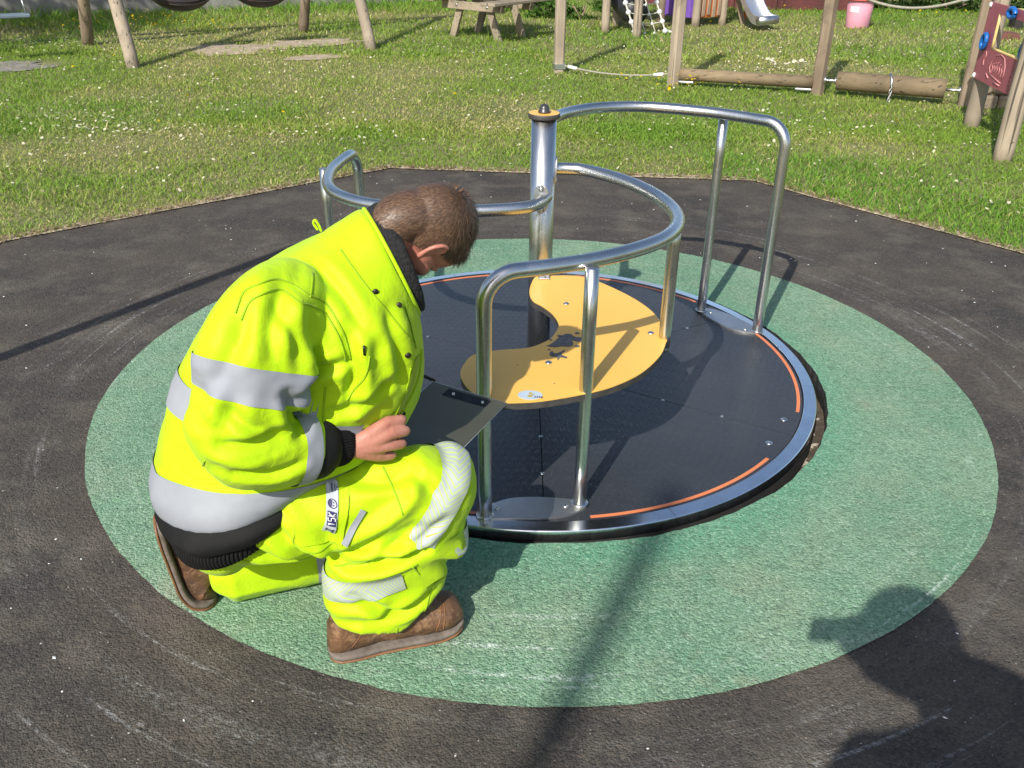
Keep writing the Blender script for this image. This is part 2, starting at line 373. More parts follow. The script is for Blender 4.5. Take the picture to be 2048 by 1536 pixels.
for a in th:
    d = np.array([math.cos(a), math.sin(a)]); best = 9
    for k in range(8):
        p, q = np.array(OCT[k]) - HC, np.array(OCT[(k + 1) % 8]) - HC; e = q - p
        den = d[0] * e[1] - d[1] * e[0]
        t = (p[0] * e[1] - p[1] * e[0]) / den; s = (p[0] * d[1] - p[1] * d[0]) / den
        if t > 0 and -1e-6 <= s <= 1 + 1e-6: best = min(best, t)
    outer.append(HC + d * (best + .07))
outer = np.array(outer); n = 480
V = np.r_[np.c_[hole, np.zeros(n)], np.c_[outer, np.full(n, 0.)]]
F = [(i, n + i, n + (i + 1) % n, (i + 1) % n) for i in range(n)]
tag(mo('rubber_surface', V, F, MT['rubber']), 'black rubber safety surface of eight sides', None, None, 'structure')
og = np.c_[np.cos(th), np.sin(th)]; gout = np.array([CX, CY]) + og * (1.5746 + .0035 * fbm(np.c_[og * 45, th * 0], 3, 21) + .004 * fbm(np.c_[og * 5, th * 0], 2, 22))[:, None]
V = np.r_[np.c_[hole, np.full(n, .004)], np.c_[gout, np.full(n, .0045)]]
tag(mo('green_rubber_ring', V, F, MT['green']), 'worn green rubber ring around the carousel', None, None, 'structure')
# pit around the sunken carousel
V = np.r_[np.c_[hole, np.full(n, .003)], np.c_[HC + (hole - HC) * .997, np.full(n, -.02)], np.c_[HC + (hole - HC) * 1.004, np.full(n, -.075)], np.c_[HC + (hole - HC) * .82, np.full(n, -.085)]]
V[n:2 * n, :2] += (og * (.010 * fbm(np.c_[og * 60, th * 0], 3, 31))[:, None]); 
F4 = [(k * n + i, k * n + (i + 1) % n, (k + 1) * n + (i + 1) % n, (k + 1) * n + i) for k in range(3) for i in range(n)]
F4 = [f[::-1] for f in F4]
tag(mo('pit', V, F4, [MT['black'], MT['pit']], idx=[0] * 2 * n + [1] * n), 'dark gap in the rubber around the carousel', None, None, 'structure')
# crumbs, chips and stones lying about
def pebbles(name, pts, size, mat, lab, seed=0):
    rs = np.random.default_rng(seed); Vs, Fs = [], []
    base = np.array([(1, 0, 0), (-1, 0, 0), (0, 1, 0), (0, -1, 0), (0, 0, 1), (0, 0, -1)], float); tri = [(0, 2, 4), (2, 1, 4), (1, 3, 4), (3, 0, 4), (2, 0, 5), (1, 2, 5), (3, 1, 5), (0, 3, 5)]
    for i, (x, y, z) in enumerate(pts):
        s = size * rs.uniform(.4, 1.3); a = rs.uniform(0, 6.28); v = base * (s * rs.uniform(.7, 1.6), s * rs.uniform(.5, 1), s * .45)
        c_, s_ = math.cos(a), math.sin(a); v = np.c_[v[:, 0] * c_ - v[:, 1] * s_, v[:, 0] * s_ + v[:, 1] * c_, v[:, 2]] + (x, y, z + s * .3)
        Vs.append(v); Fs += [tuple(j + 6 * i for j in t) for t in tri]
    return tag(mo(name, np.concatenate(Vs), Fs, mat), lab, None, None, 'stuff')
pts = []
while len(pts) < 230:
    a = rng.uniform(0, 6.283); rr = rng.uniform(1.6, 3.0); x, y = CX + rr * math.cos(a), CY + rr * math.sin(a)
    if y > .9: pts.append((x, y, 0))
pebbles('white_chips', pts, .0042, MT['white'], 'tiny white chips scattered over the black rubber', 1)
pts = [(HC[0] + rr * math.cos(a), HC[1] + rr * math.sin(a), -.082) for a, rr in zip(rng.uniform(-.75, .55, 90), rng.uniform(1.0, 1.035, 90))]
pebbles('pit_stones', pts, .012, MT['stone'], 'small stones and crumbs in the gap beside the carousel', 2)

# bare soil patches, worn by feet
def blob(cx, cy, rx, ry, rot, seed, n=40, z=.012):
    a = np.arange(n) * 2 * math.pi / n; k = 1 + .45 * fbm(np.c_[np.cos(a) * 2.2, np.sin(a) * 2.2, a * 0 + seed], 3, seed)
    x, y = rx * k * np.cos(a), ry * k * np.sin(a); c_, s_ = math.cos(rot), math.sin(rot)
    return np.c_[cx + x * c_ - y * s_, cy + x * s_ + y * c_, np.full(n, z)]
BARE = [(-3.35, 11.05, .62, .42, .5, 1), (-2.5, 11.65, .62, .30, .55, 2), (-2.25, 10.55, .35, .2, .3, 4), (-5.35, 9.62, .62, .40, .5, 3)]
for b in BARE[:3]:
    v = blob(*b[:5], b[5], z=.013); v = np.r_[v, [[b[0], b[1], .016]]]
    tag(mo('soil_patch', v, [(i, (i + 1) % 40, 40) for i in range(40)], MT['soil']), 'patch of bare dry soil worn into the grass under the swing seats', None, None, 'structure')
v = blob(*BARE[3][:5], 3, z=.014); v = np.r_[v, [[BARE[3][0], BARE[3][1], .017]]]
MT['mat'] = plain('worn_grey_mat', (.25, .225, .19), (.14, .13, .115), 7, .95, bump=(90, .6, .004))
tag(mo('worn_patch', v, [(i, (i + 1) % 40, 40) for i in range(40)], MT['mat']), 'grey worn patch of matting in the grass under the flat swing', None, None, 'structure')

# ---- grass blades
def in_oct(P, grow=0.):
    ok = np.ones(len(P), bool)
    for k in range(8):
        p, q = np.array(OCT[k]), np.array(OCT[(k + 1) % 8]); e = q - p; nrm = np.array([e[1], -e[0]]) / np.linalg.norm(e)
        ok &= ((P - p) @ nrm) < grow
    return ok
def grass(nb, ymin, ymax, width, hgt, seed, longmask=None):
    rs = np.random.default_rng(seed)
    u = rs.random(nb); y = ymin + (ymax - ymin) * u; hw = .72 * y + 3.0; x = rs.uniform(-1, 1, nb) * hw
    P = np.c_[x, y]
    ed = .012 + .02 * vnoise(np.c_[P * 6, np.zeros(nb)], 8)
    keep = ~in_oct(P, -.02)
    keep &= ~in_oct(P, .0) | (rs.random(nb) < .4)
    for b in BARE:
        c_, s_ = math.cos(b[4]), math.sin(b[4]); dx, dy = P[:, 0] - b[0], P[:, 1] - b[1]
        q = ((dx * c_ + dy * s_) / b[2]) ** 2 + ((-dx * s_ + dy * c_) / b[3]) ** 2
        keep &= (q > .85 + .9 * fbm(np.c_[P * 4, np.zeros(nb)], 3, 4)) | (rs.random(nb) < .10)
    # behind the wall there is nothing to see
    P = P[keep]; n = len(P)
    z0 = np.zeros((n, 1)); lush = fbm(np.c_[P * .55, z0], 4, 41) + .35 * ((P[:, 1] < 6.4) & (P[:, 0] > 1.3)); straw = fbm(np.c_[P * .9 + 20, z0], 4, 43); tuft = fbm(np.c_[P * 3.1, z0], 3, 47)
    wallgrow = np.clip((P[:, 1] - (16.9 + .5 * P[:, 0] - .0)) / 1.2 + 1.7, 0, 2.2) * (P[:, 0] < 1)
    h = hgt * rs.uniform(.5, 1.25, n) * (1 + .9 * np.clip(tuft, 0, 1) + .8 * np.clip(lush, 0, 1)) * (1 + 1.0 * wallgrow)
    h *= np.where(rs.random(n) < .03, 2.2, 1)
    h *= 1 - .45 * np.clip(straw * 2, 0, 1)
    a = rs.uniform(0, 6.283, n); lean = rs.uniform(.4, 1.7, n) * h; la = rs.uniform(0, 6.283, n)
    w = width * rs.uniform(.6, 1.3, n)
    dxy = np.c_[np.cos(a), np.sin(a)]
    b0 = np.c_[P - dxy * w[:, None] / 2, np.full(n, .008)]; b1 = np.c_[P + dxy * w[:, None] / 2, np.full(n, .008)]
    mid = np.c_[P + np.c_[np.cos(la), np.sin(la)] * (lean * .3)[:, None], h * .62 + .008]
    tip = np.c_[P + np.c_[np.cos(la), np.sin(la)] * lean[:, None], h * .93 + .008]
    m0 = mid - np.c_[dxy * (w * .4)[:, None], z0]; m1 = mid + np.c_[dxy * (w * .4)[:, None], z0]
    V = np.stack([b0, b1, m1, m0, tip], 1).reshape(-1, 3); i = np.arange(n)[:, None] * 5
    F = np.concatenate([i + [0, 1, 2], i + [0, 2, 3], i + [3, 2, 4]])
    g1 = np.array([.165, .270, .034]); g2 = np.array([.255, .315, .056]); g3 = np.array([.47, .41, .19]); g4 = np.array([.125, .255, .030])
    t = np.clip(.5 + straw * 1.1 + rs.normal(0, .22, n), 0, 1)[:, None]; c = g1 * (1 - t) + g2 * t
    s = (rs.random(n) < np.clip(.13 + straw * .8, .02, .65))[:, None]; c = np.where(s, g3 * rs.uniform(.6, 1.1, (n, 1)), c)
    l = (np.clip(lush * 1.6 + wallgrow * .6, 0, 1) * (rs.random(n) < .7))[:, None]; c = c * (1 - l) + g4 * l
    c = c * rs.uniform(1.08, 1.38, (n, 1))
    return V, F, np.repeat(c, 5, 0)
parts = [grass(255000, 3.0, 7.4, .0062, .022, 1), grass(200000, 6.8, 11.0, .0072, .026, 2), grass(130000, 10.5, 18.5, .0115, .040, 3)]
Vg, Fg, Cg, nn = [], [], [], 0
for v, f, c in parts: Vg.append(v); Fg.append(f + nn); Cg.append(c); nn += len(v)
tag(npmesh('grass', np.concatenate(Vg), np.concatenate(Fg), MT['blade'], col=np.concatenate(Cg)), 'short dry and green grass of the playground lawn', 'grass', None, 'stuff')
# dry fringe along the rubber edge
nf = 9000; kk = rng.integers(0, len(EDGE), nf); P = EDGE[kk] + (EDGE[(kk + 1) % len(EDGE)] - EDGE[kk]) * rng.random((nf, 1)) + EN[kk] * rng.normal(.012, .022, nf)[:, None]
P = P[P[:, 1] > 2.5]; nf = len(P); a = rng.uniform(0, 6.283, nf); L = rng.uniform(.02, .07, nf); d = np.c_[np.cos(a), np.sin(a)]; q = np.c_[-d[:, 1], d[:, 0]] * .0028
z = rng.uniform(.008, .018, nf); hz = rng.uniform(0, .02, nf)
V = np.stack([np.c_[P - q, z], np.c_[P + q, z], np.c_[P + d * L[:, None], z + hz]], 1).reshape(-1, 3); F = np.arange(nf * 3).reshape(-1, 3)
tag(npmesh('dry_fringe', V, F, MT['blade'], col=np.repeat(np.array([.40, .31, .17]) * rng.uniform(.5, 1.2, (nf, 1)), 3, 0)), 'fringe of dead straw along the rubber edge', 'dry grass', None, 'stuff')
V = []; 
for k in range(len(EDGE)):
    w0 = -.016 + .012 * _j[k]; w1 = .04 + .04 * abs(_j[k]); V += [np.r_[EDGE[k] + EN[k] * w0, .0055], np.r_[EDGE[k] + EN[k] * w1, .013]]
m = len(EDGE); tag(mo('soil_edge', V, [(2 * i, 2 * i + 1, (2 * i + 3) % (2 * m), (2 * i + 2) % (2 * m)) for i in range(m)], MT['edge']), 'thin strip of dry soil between rubber and lawn', None, None, 'structure')
# ---- flowers
def flowers(name, P, h, r, pet, cen, lab, seed):
    rs = np.random.default_rng(seed); n = len(P); Vs = []; Fs = []; Cs = []; k = 8
    a = np.arange(k) * 2 * math.pi / k
    nx = rs.normal(0, .35, (n, 2)); hh = h * rs.uniform(.6, 1.3, n); rr = r * rs.uniform(.7, 1.2, n)
    ringv = np.stack([P[:, :1] + np.cos(a) * rr[:, None], P[:, 1:2] + np.sin(a) * rr[:, None], hh[:, None] + rr[:, None] * (np.cos(a) * nx[:, :1] + np.sin(a) * nx[:, 1:])], -1)
    cv = np.c_[P, hh + .002][:, None, :]; V = np.concatenate([ringv, cv], 1).reshape(-1, 3)
    i = np.arange(n)[:, None, None] * (k + 1); tri = np.array([(j, (j + 1) % k, k) for j in range(k)])[None]; F = (i + tri).reshape(-1, 3)
    C = np.tile(np.r_[np.tile(pet, (k, 1)), [cen]], (n, 1))
    return tag(npmesh(name, V, F, MT['blade'], col=C), lab, 'flowers', None, 'stuff')
def cluster(cx, cy, sx, sy, n): return np.c_[rng.normal(cx, sx, n), rng.normal(cy, sy, n)]
D = [cluster(-3.1, 7.0, .55, .3, 200), cluster(-1.35, 6.75, .3, .15, 40), cluster(-4.3, 8.0, .8, .5, 60), cluster(2.9, 9.9, .24, .10, 55), cluster(1.75, 7.4, .4, .2, 40), cluster(2.6, 6.9, .5, .3, 50), cluster(3.6, 8.9, .3, .12, 25), cluster(-5.1, 11.2, .5, .25, 60),
     cluster(1.2, 10.8, .8, .5, 70), cluster(-.9, 10.8, .7, .4, 60), cluster(-.3, 9.4, .5, .3, 40), cluster(3.4, 11.5, 1.2, .8, 120), cluster(1.0, 7.6, .7, .4, 50), cluster(2.3, 9.2, .6, .2, 40), cluster(4.4, 10.5, .6, .6, 50), cluster(2.2, 6.1, .4, .25, 25),
     np.c_[rng.uniform(-7, 7, 1900), rng.uniform(5.0, 14.5, 1900)]]
D = np.concatenate(D); D = D[~in_oct(D, .05)]
flowers('daisies', D, .042, .0098, (.80, .80, .78), (.75, .6, .08), 'small white daisies dotted through the lawn', 5)
D = np.concatenate([cluster(2.95, 9.95, .22, .09, 26)]); flowers('oxeye_daisies', D, .10, .021, (.82, .82, .80), (.75, .55, .05), 'clump of large white daisies in the lawn beyond the rolling log', 6)
D = np.concatenate([cluster(-5.7, 12.4, .5, .22, 34), cluster(-4.6, 12.9, .7, .4, 70), cluster(-3.9, 12.2, .3, .15, 16), cluster(1.55, 8.75, .2, .08, 22), cluster(1.2, 8.9, .12, .08, 8), cluster(5.9, 15.2, .7, .2, 30), np.c_[rng.uniform(-6, 6, 60), rng.uniform(6, 14, 60)]])
flowers('buttercups', D[~in_oct(D, .05)], .12, .014, (.80, .58, .01), (.7, .45, .01), 'yellow buttercups near the wall and around the posts', 7)

# ------------------------------------------------------------------ the carousel
C0 = (CX, CY, 0.0)
car = thing('carousel', C0, 'flush round steel and black carousel with curved rails and yellow seat', 'carousel')
def rot2(P, deg):
    P = np.asarray(P, float); c, s = math.cos(R(deg)), math.sin(R(deg)); o = P.copy()
    o[:, 0] = P[:, 0] * c - P[:, 1] * s; o[:, 1] = P[:, 0] * s + P[:, 1] * c; return o
def W3(P): return np.asarray(P, float) + C0
DT = .052
MT['rim'] = m_steel('smooth_steel_rim', (.86, .87, .89), .20)
v, f = lathe([(0.0, .03), (.985, .03), (.985, -.05), (0, -.05)], C0, 96, closed=False); mo('base_disc', v, f, MT['black'], car, True)
for k in range(6):
    a0, a1 = R(30 + 60 * k) , R(90 + 60 * k); gap = .0014
    aa = np.linspace(a0, a1, 25); ro = .956
    out = [(.046 * math.cos(a), .046 * math.sin(a)) for a in aa[::-1]][::6] 
    g = lambda r, a, s: (r * math.cos(a + s * gap / r), r * math.sin(a + s * gap / r))
    out = [g(.05, a0, 1)] + [g(ro, a, 1 if i == 0 else (-1 if i == 24 else 0)) for i, a in enumerate(aa)] + [g(.05, a1, -1)]
    v, f = prism(np.array(out) + (CX, CY), .031, DT); mo('deck_panel', v, f, MT['deck'], car)
    for (r_, da) in ((.50, 0), (.715, 0)):
        a = a0 + da; v, f = dome((CX + r_ * math.cos(a), CY + r_ * math.sin(a), DT), .0068, .003); mo('screw', v, f, MT['steel'], car, True)
    if k % 2 == 1:
        for da in (R(5.5), R(-5.5)): 
            v, f = dome((CX + .906 * math.cos(a0 + da), CY + .906 * math.sin(a0 + da), DT), .0125, .005); mo('screw', v, f, MT['steel'], car, True)
    v, f = lathe([(.960, .030), (.960, .0550), (.9615, .0560), (1.0005, .0530), (1.0030, .0505), (1.0035, .018), (.985, .018)], C0, 40, R(30 + 60 * k + 22) + .0008, R(90 + 60 * k + 22) - .0008); mo('rim_segment', v, f, MT['rim'], car)
v, f = lathe([(.985, .017), (1.0, .016), (1.006, -.03), (.995, -.08), (.98, -.08)], C0, 192); 
vv = v.copy(); a = np.arctan2(v[:, 1] - CY, v[:, 0] - CX); vv[:, 2] += .003 * fbm(np.c_[np.cos(a) * 40, np.sin(a) * 40, v[:, 2] * 30], 3, 3); mo('skirt', vv, f, MT['black'], car)
for a0, a1 in ((42, 78), (102, 138), (162, 199), (221, 258), (278, 319), (340, 379)):
    v, f = lathe([(.936, DT - .001), (.936, DT + .0012), (.9475, DT + .0012), (.9475, DT - .001)], C0, 40, R(a0), R(a1)); mo('orange_stripe', v, f, MT['orange'], car)
# pole
PT = .965
v, f = lathe([(.0, .03), (.0415, .03), (.0415, PT), (.0, PT)], C0, 40, closed=False); mo('pole', v, f, MT['steel'], car, True)
v, f = lathe([(.0, PT), (.050, PT), (.0525, PT + .004), (.0525, PT + .012), (.050, PT + .016), (.0, PT + .016)], C0, 40, closed=False)
nF = len(f); cap = mo('pole_cap', v, f, [MT['core'], MT['yellow']], car, False, [1 if abs(np.mean([v[j][2] for j in q]) - (PT + .016)) < .001 else 0 for q in f])
MT['nut'] = plain('dark_nut_cover', (.06, .06, .062), (.09, .09, .09), 20, .35, .6)
v, f = lathe([(0, PT + .016), (.020, PT + .016), (.020, PT + .022), (.0165, PT + .024), (.0165, PT + .032), (.012, PT + .040), (.005, PT + .0435), (0, PT + .044)], C0, 24, closed=False); mo('nut_cover', v, f, MT['nut'], car, True)
# rails: one plan shape turned by 120 degrees
plan = [(.0, .02), (.08, .032), (.16, .005), (.278, -.128), (.352, -.285), (.379, -.43), (.366, -.55), (.318, -.655), (.236, -.742), (.116, -.827), (.0, -.880), (-.070, -.905)]
plate = [(-.19, -.945), (-.178, -.918), (-.150, -.886), (-.102, -.859), (-.045, -.850), (.019, -.851), (.085, -.860), (.115, -.876), (.122, -.890), (.112, -.906), (.064, -.936), (-.02, -.9535), (-.101, -.9545), (-.170, -.954), (-.186, -.953)]
def loop(deg, z, zp):
    end = np.array([-.168, -.938]); pl0 = list(plan)
    if deg == 120: pl0[:5] = [tuple(q) for q in rot2([(.0, .03), (.012, .11), (.024, .20), (.036, .315), (.088, .445)], -120)]
    P = [np.r_[q, zp + (z - zp) * min(1, i / 8)] for i, q in enumerate(pl0)]
    P = spline(np.array(P), 8); last = P[-1]; d = np.r_[end, z] - last; L = np.linalg.norm(d[:2]); d /= np.linalg.norm(d); rb = .085
    c = np.r_[end, z] - d * rb; corner = []
    for t in np.linspace(0, math.pi / 2, 10): corner.append(c + d * rb * math.sin(t) + np.array([0, 0, -rb]) * (1 - math.cos(t)))
    P = np.r_[P, np.array(corner)]
    P = np.r_[P, [np.r_[end, t] for t in np.linspace(z - rb - .05, DT + .004, 8)]]
    rail = W3(rot2(P, deg)); v, f = tube(rail[1:], .0205, 20); ro = mo('rail', v, f, MT['steel'], car, True)
    i2 = 9; pp = np.array([.1, -.886]); zz = z - .004
    v, f = tube(W3(rot2([np.r_[.112, -.829, 0]] , deg)) * 0 + W3(rot2(np.array([[.1035, -.8345 - .04, 0], [.1035, -.8345, 0]]), deg))[:1] + np.array([(0, 0, t) for t in np.linspace(DT, zz, 6)]), .0185, 18); mo('post', v, f, MT['steel'], car, True)
    v, f = prism(rot2(spline(plate, 5, True), deg) + (CX, CY), DT + .0005, DT + .008); pl_ = mo('foot_plate', v, f, MT['steel_dull'], car)
    for q in ((-.135, -.905), (.062, -.892)):
        w = W3(rot2([np.r_[q, DT + .008]], deg))[0]; v, f = dome(w, .0095, .0055); mo('bolt', v, f, MT['steel'], pl_, True)
    for q in ((-.168, -.938), (.1035, -.8745)):
        w = W3(rot2([np.r_[q, 0]], deg))[0]; v, f = lathe([(.0, DT + .008), (.026, DT + .008), (.0245, DT + .0115), (.0, DT + .0125)], (w[0], w[1], 0), 20, closed=False); mo('weld_ring', v, f, MT['steel'], pl_, True)
    # flange on the pole
    q = rail[2]; d = rail[4] - rail[2]; dirv = np.array([q[0] - CX, q[1] - CY, 0]); dirv = rot2([[.064, .028, 0]], deg)[0] if deg != 120 else np.array([-.35, .9, 0.]); dirv /= np.linalg.norm(dirv)
    s = np.array([-dirv[1], dirv[0], 0]); zc = rail[3][2]; vs = []
    for rr_, off in ((0.0, 0.), (1., 0.), (1., .0), (0., .0)): pass
    m = 28; outl = []
    for t in np.arange(m) * 2 * math.pi / m:
        sx = .026 * math.cos(t); sz = .050 * math.sin(t); ang = sx / .0425; outl.append((ang, sz))
    inner = [np.array([CX, CY, zc]) + (dirv * math.cos(a_) + s * math.sin(a_)) * .0418 + np.array([0, 0, b_]) for a_, b_ in outl]
    outr = [np.array([CX, CY, zc]) + (dirv * math.cos(a_) + s * math.sin(a_)) * .0465 + np.array([0, 0, b_]) for a_, b_ in outl]
    F = [tuple(range(m, 2 * m))] + [(i, (i + 1) % m, m + (i + 1) % m, m + i) for i in range(m)]
    fl = mo('flange', inner + outr, F, MT['steel_dull'], car)
    for b_ in (-.036, .036): v, f = dome(np.array([CX, CY, zc + b_]) + dirv * .0465, .009, .008, up=dirv); mo('bolt', v, f, MT['steel'], fl, True)
    return rail
loop(0, .785, .790); loop(120, .882, .892); loop(240, .700, .705)
# yellow seat
SZ = .43
so = [(-.014, -.048), (.03, -.040), (.099, -.036), (.143, -.046), (.197, -.088), (.257, -.162), (.313, -.25), (.351, -.339), (.369, -.428), (.372, -.53), (.361, -.58), (.331, -.665), (.267, -.768), (.19, -.842), (.116, -.886), (.002, -.930), (-.075, -.945), (-.155, -.940), (-.21, -.878), (-.239, -.792), (-.229, -.715), (-.204, -.665), (-.136, -.635), (-.049, -.617), (.003, -.574), (.025, -.539), (.046, -.473), (.045, -.425), (.028, -.363), (-.001, -.308), (-.029, -.267), (-.040, -.204), (-.034, -.124)]
so = spline(so, 5, True) + (CX, CY)
v, f = prism(so[::-1][::-1], SZ - .022, SZ - .0026); mo('seat_core', v, f, MT['core'], car)
cen = so.mean(0); so2 = so + (so - cen) / np.linalg.norm(so - cen, axis=1)[:, None] * .0006
v, f = prism(so2, SZ - .0025, SZ); seat = mo('seat', v, f, MT['yellow'], car); seat['label'] = 'worn yellow kidney-shaped seat panel'
def flat(name, P, z, mat, parent, sub=4, h=.0012):
    v, f = prism(spline(P, sub, True) + (CX, CY), z - .001, z + h); return mo(name, v, f, mat, parent)
MT['graph'] = plain('worn_graphite_core', (.13, .125, .13), (.075, .072, .078), 60, .7)
flat('worn_mark', [(.005, -.604), (.012, -.6), (.025, -.583), (.043, -.549), (.062, -.524), (.08, -.52), (.094, -.541), (.115, -.545), (.128, -.558), (.105, -.575), (.084, -.565), (.085, -.595), (.07, -.609), (.05, -.606), (.029, -.613)], SZ, MT['graph'], seat, 3)
flat('worn_mark', [(.012, -.659), (.02, -.639), (.028, -.655), (.042, -.648), (.056, -.632), (.058, -.638), (.047, -.661), (.062, -.677), (.06, -.686), (.044, -.68), (.035, -.699), (.033, -.677), (.019, -.675)], SZ, MT['graph'], seat, 3)
for x, y, r_ in ((.101, -.514, .0075), (.047, -.535, .0075), (.02, -.563, .005), (.096, -.605, .008), (.012, -.630, .004), (-.08, -.73, .0018), (.02, -.84, .002), (.13, -.53, .006)):
    a = np.arange(10) * .6283; flat('worn_mark', np.c_[x + r_ * np.cos(a), y + r_ * .9 * np.sin(a)], SZ, MT['graph'], seat, 2)
MT['sticker'] = plain('pale_blue_sticker', (.42, .50, .56), (.38, .46, .53), 30, .4); MT['gold'] = plain('gold_print', (.45, .33, .06), None, 30, .5); MT['navy'] = plain('navy_print', (.02, .02, .09), (.025, .025, .10), 30, .5)
a = np.arange(24) * math.pi / 12; st = flat('sticker', np.c_[-.047 + .033 * np.cos(a), -.906 + .025 * np.sin(a)], SZ, MT['sticker'], seat, 1)
for x, y, w_, h_ in ((-.046, -.898, .004, .012), (-.048, -.913, .006, .012), (-.040, -.906, .003, .008)): flat('print', [(x - w_, y - h_ * .5), (x + w_, y - h_ * .3), (x + w_, y + h_ * .5), (x - w_, y + h_ * .3)], SZ + .0006, MT['gold'], st, 1)
for i in range(4): flat('print', [(-.036 + i * .006, -.921), (-.032 + i * .006, -.921), (-.032 + i * .006, -.915), (-.036 + i * .006, -.915)], SZ + .0006, MT['navy'], st, 1)
for q in ((.079, -.287), (.327, -.506), (.008, -.713)):
    v, f = dome((CX + q[0], CY + q[1], SZ), .0105, .005); mo('screw', v, f, MT['steel'], seat, True)
v, f = tube([(CX + .365, CY - .535, z) for z in np.linspace(SZ - .03, .783, 8)], .0185, 18); mo('seat_post', v, f, MT['steel'], car, True)
v, f = lathe([(0, SZ - .045), (.016, SZ - .045), (.016, SZ - .02), (0, SZ - .02)], (CX + .365, CY - .535, 0), 14, closed=False); mo('bolt', v, f, MT['steel'], car, True)
v, f = join(box(CX + .012, CY - .048, SZ + .012, .040, .016, .026, 0, .003), box(CX + .012, CY - .062, SZ + .003, .040, .04, .005, 0, .001)); mo('seat_bracket', v, f, MT['steel'], car)
v, f = dome((CX + .012, CY - .056, SZ + .014), .007, .005, up=(0, -1, 0)); mo('bolt', v, f, MT['steel'], car, True)

# set almost flush with the surface
car.location = (CX + .0015, CY + .0480, -.0256); car.scale = (1.016, 1.016, 1.016)

# ------------------------------------------------------------------ things in the background
def leaves(c, rad, n, size, cols, seed, flat=.0, clip=True):
    """leaf-sized faces spread through an uneven volume made of clumps"""
    rs = np.random.default_rng(seed); k = max(4, n // 90); cl = rs.normal(0, .55, (k, 3)); cl /= np.maximum(1, np.linalg.norm(cl, axis=1))[:, None]
    ci = rs.integers(0, k, n); P = cl[ci] + rs.normal(0, .17, (n, 3)); P = np.array(c) + P * np.array(rad)
    if clip: P[:, 2] = np.maximum(P[:, 2], .02 + .03 * rs.random(n))
    d = rs.normal(0, 1, (n, 3)); d /= np.linalg.norm(d, axis=1)[:, None]; q = rs.normal(0, 1, (n, 3)); q[:, 2] *= .6; q -= d * (q * d).sum(1)[:, None]; q /= np.linalg.norm(q, axis=1)[:, None]
    s = size * rs.uniform(.6, 1.3, (n, 1)); V = np.stack([P - d * s, P + q * s * .38 + d * s * .1, P + d * s, P - q * s * .38 + d * s * .1], 1).reshape(-1, 3)
    F = np.arange(n * 4).reshape(-1, 4); cc = np.array(cols)[rs.integers(0, len(cols), k)][ci] * rs.uniform(.7, 1.3, (n, 1))
    return V, F, np.repeat(cc, 4, 0)
GL = [(.035, .075, .012), (.055, .11, .018), (.075, .14, .025), (.025, .055, .01)]
def bush(name, c, rad, n, size, label, cat, seed, group=None, cols=GL):
    b = thing(name, (c[0], c[1], 0), label, cat, group); V, F, C = leaves(c, rad, n, size, cols, seed); npmesh('foliage', V, F, MT['blade'], b, C)
    rs = np.random.default_rng(seed + 50); st = []
    for k in range(5):
        e = np.array(c) + rs.normal(0, .4, 3) * rad; s0 = np.array([c[0] + rs.normal(0, .06), c[1] + rs.normal(0, .06), 0])
        st.append(tube([s0, (s0 + e) / 2 + (0, 0, .08), (e[0], e[1], max(e[2], .2))], [.016, .011, .005], 6))
    v, f = join(*st); mo('stems', v, f, MT['timber'], b, True); return b
def rtimber(a, b, r0, r1, mat, name, parent, seed, seg=18, n=14, wob=.05):
    P = np.array([np.array(a) + (np.array(b) - np.array(a)) * t for t in np.linspace(0, 1, n)]); v, f = tube(P, np.linspace(r0, r1, n), seg, True, wob, seed); return mo(name, v, f, mat, parent, True)

# rendered wall behind the swings
def m_wall():
    k = NT('grey_render'); n = k.noise(2.2, 5, .6); st = k.noise(1.0, 5, .65, k.coord((5, 5, .5))); f = k.noise(45, 4, .6)
    c = k.mix(k.ramp(n, .35, .65), (.24, .23, .21), (.155, .148, .137)); c = k.mix(k.math('MULTIPLY', k.ramp(st, .5, .68), .75), c, (.085, .08, .07)); c = k.mix(k.math('MULTIPLY', k.ramp(f, .55, .7), .4), c, (.12, .11, .10))
    k.set(Base_Color=c, Roughness=.92, Normal=k.bump(f, .6, .01)); return k.m
MT['render'] = m_wall()
wl = thing('boundary_wall', (-4, 15.4, 0), 'long grey rendered wall with dark stains behind the swings', 'wall')
a_, b_ = np.array([-10.5, 12.15]), np.array([1.2, 18.0]); v, f = beam((a_[0], a_[1], .9), (b_[0], b_[1], .9), .22, 1.8, bev=.02); mo('wall', v, f, MT['render'], wl)
v, f = beam((a_[0], a_[1], 1.83), (b_[0], b_[1], 1.83), .30, .07, bev=.012); mo('coping', v, f, MT['stone'], wl)
IVY = []
for i, (x, z, rr, n) in enumerate(((-7.3, .75, (.5, .10, .35), 700), (-6.55, .78, (.12, .10, .16), 160), (-3.2, .6, (.2, .1, .2), 160))):
    y = 12.15 + (x + 10.5) * .5 - .16; V, F, C = leaves((x, y, z), rr, n, .035, GL, 60 + i, clip=False)
    o = thing('wall_climber', (x, y, z), None, None); lf = npmesh('foliage', V, F, MT['blade'], o, C); lf['kind'] = 'stuff'; tag(o, ['dark ivy spread over the grey wall above the flat swing', 'small round tuft of ivy growing on the grey wall', 'little weed rooted in the grey wall between the long swing seats'][i], 'ivy')

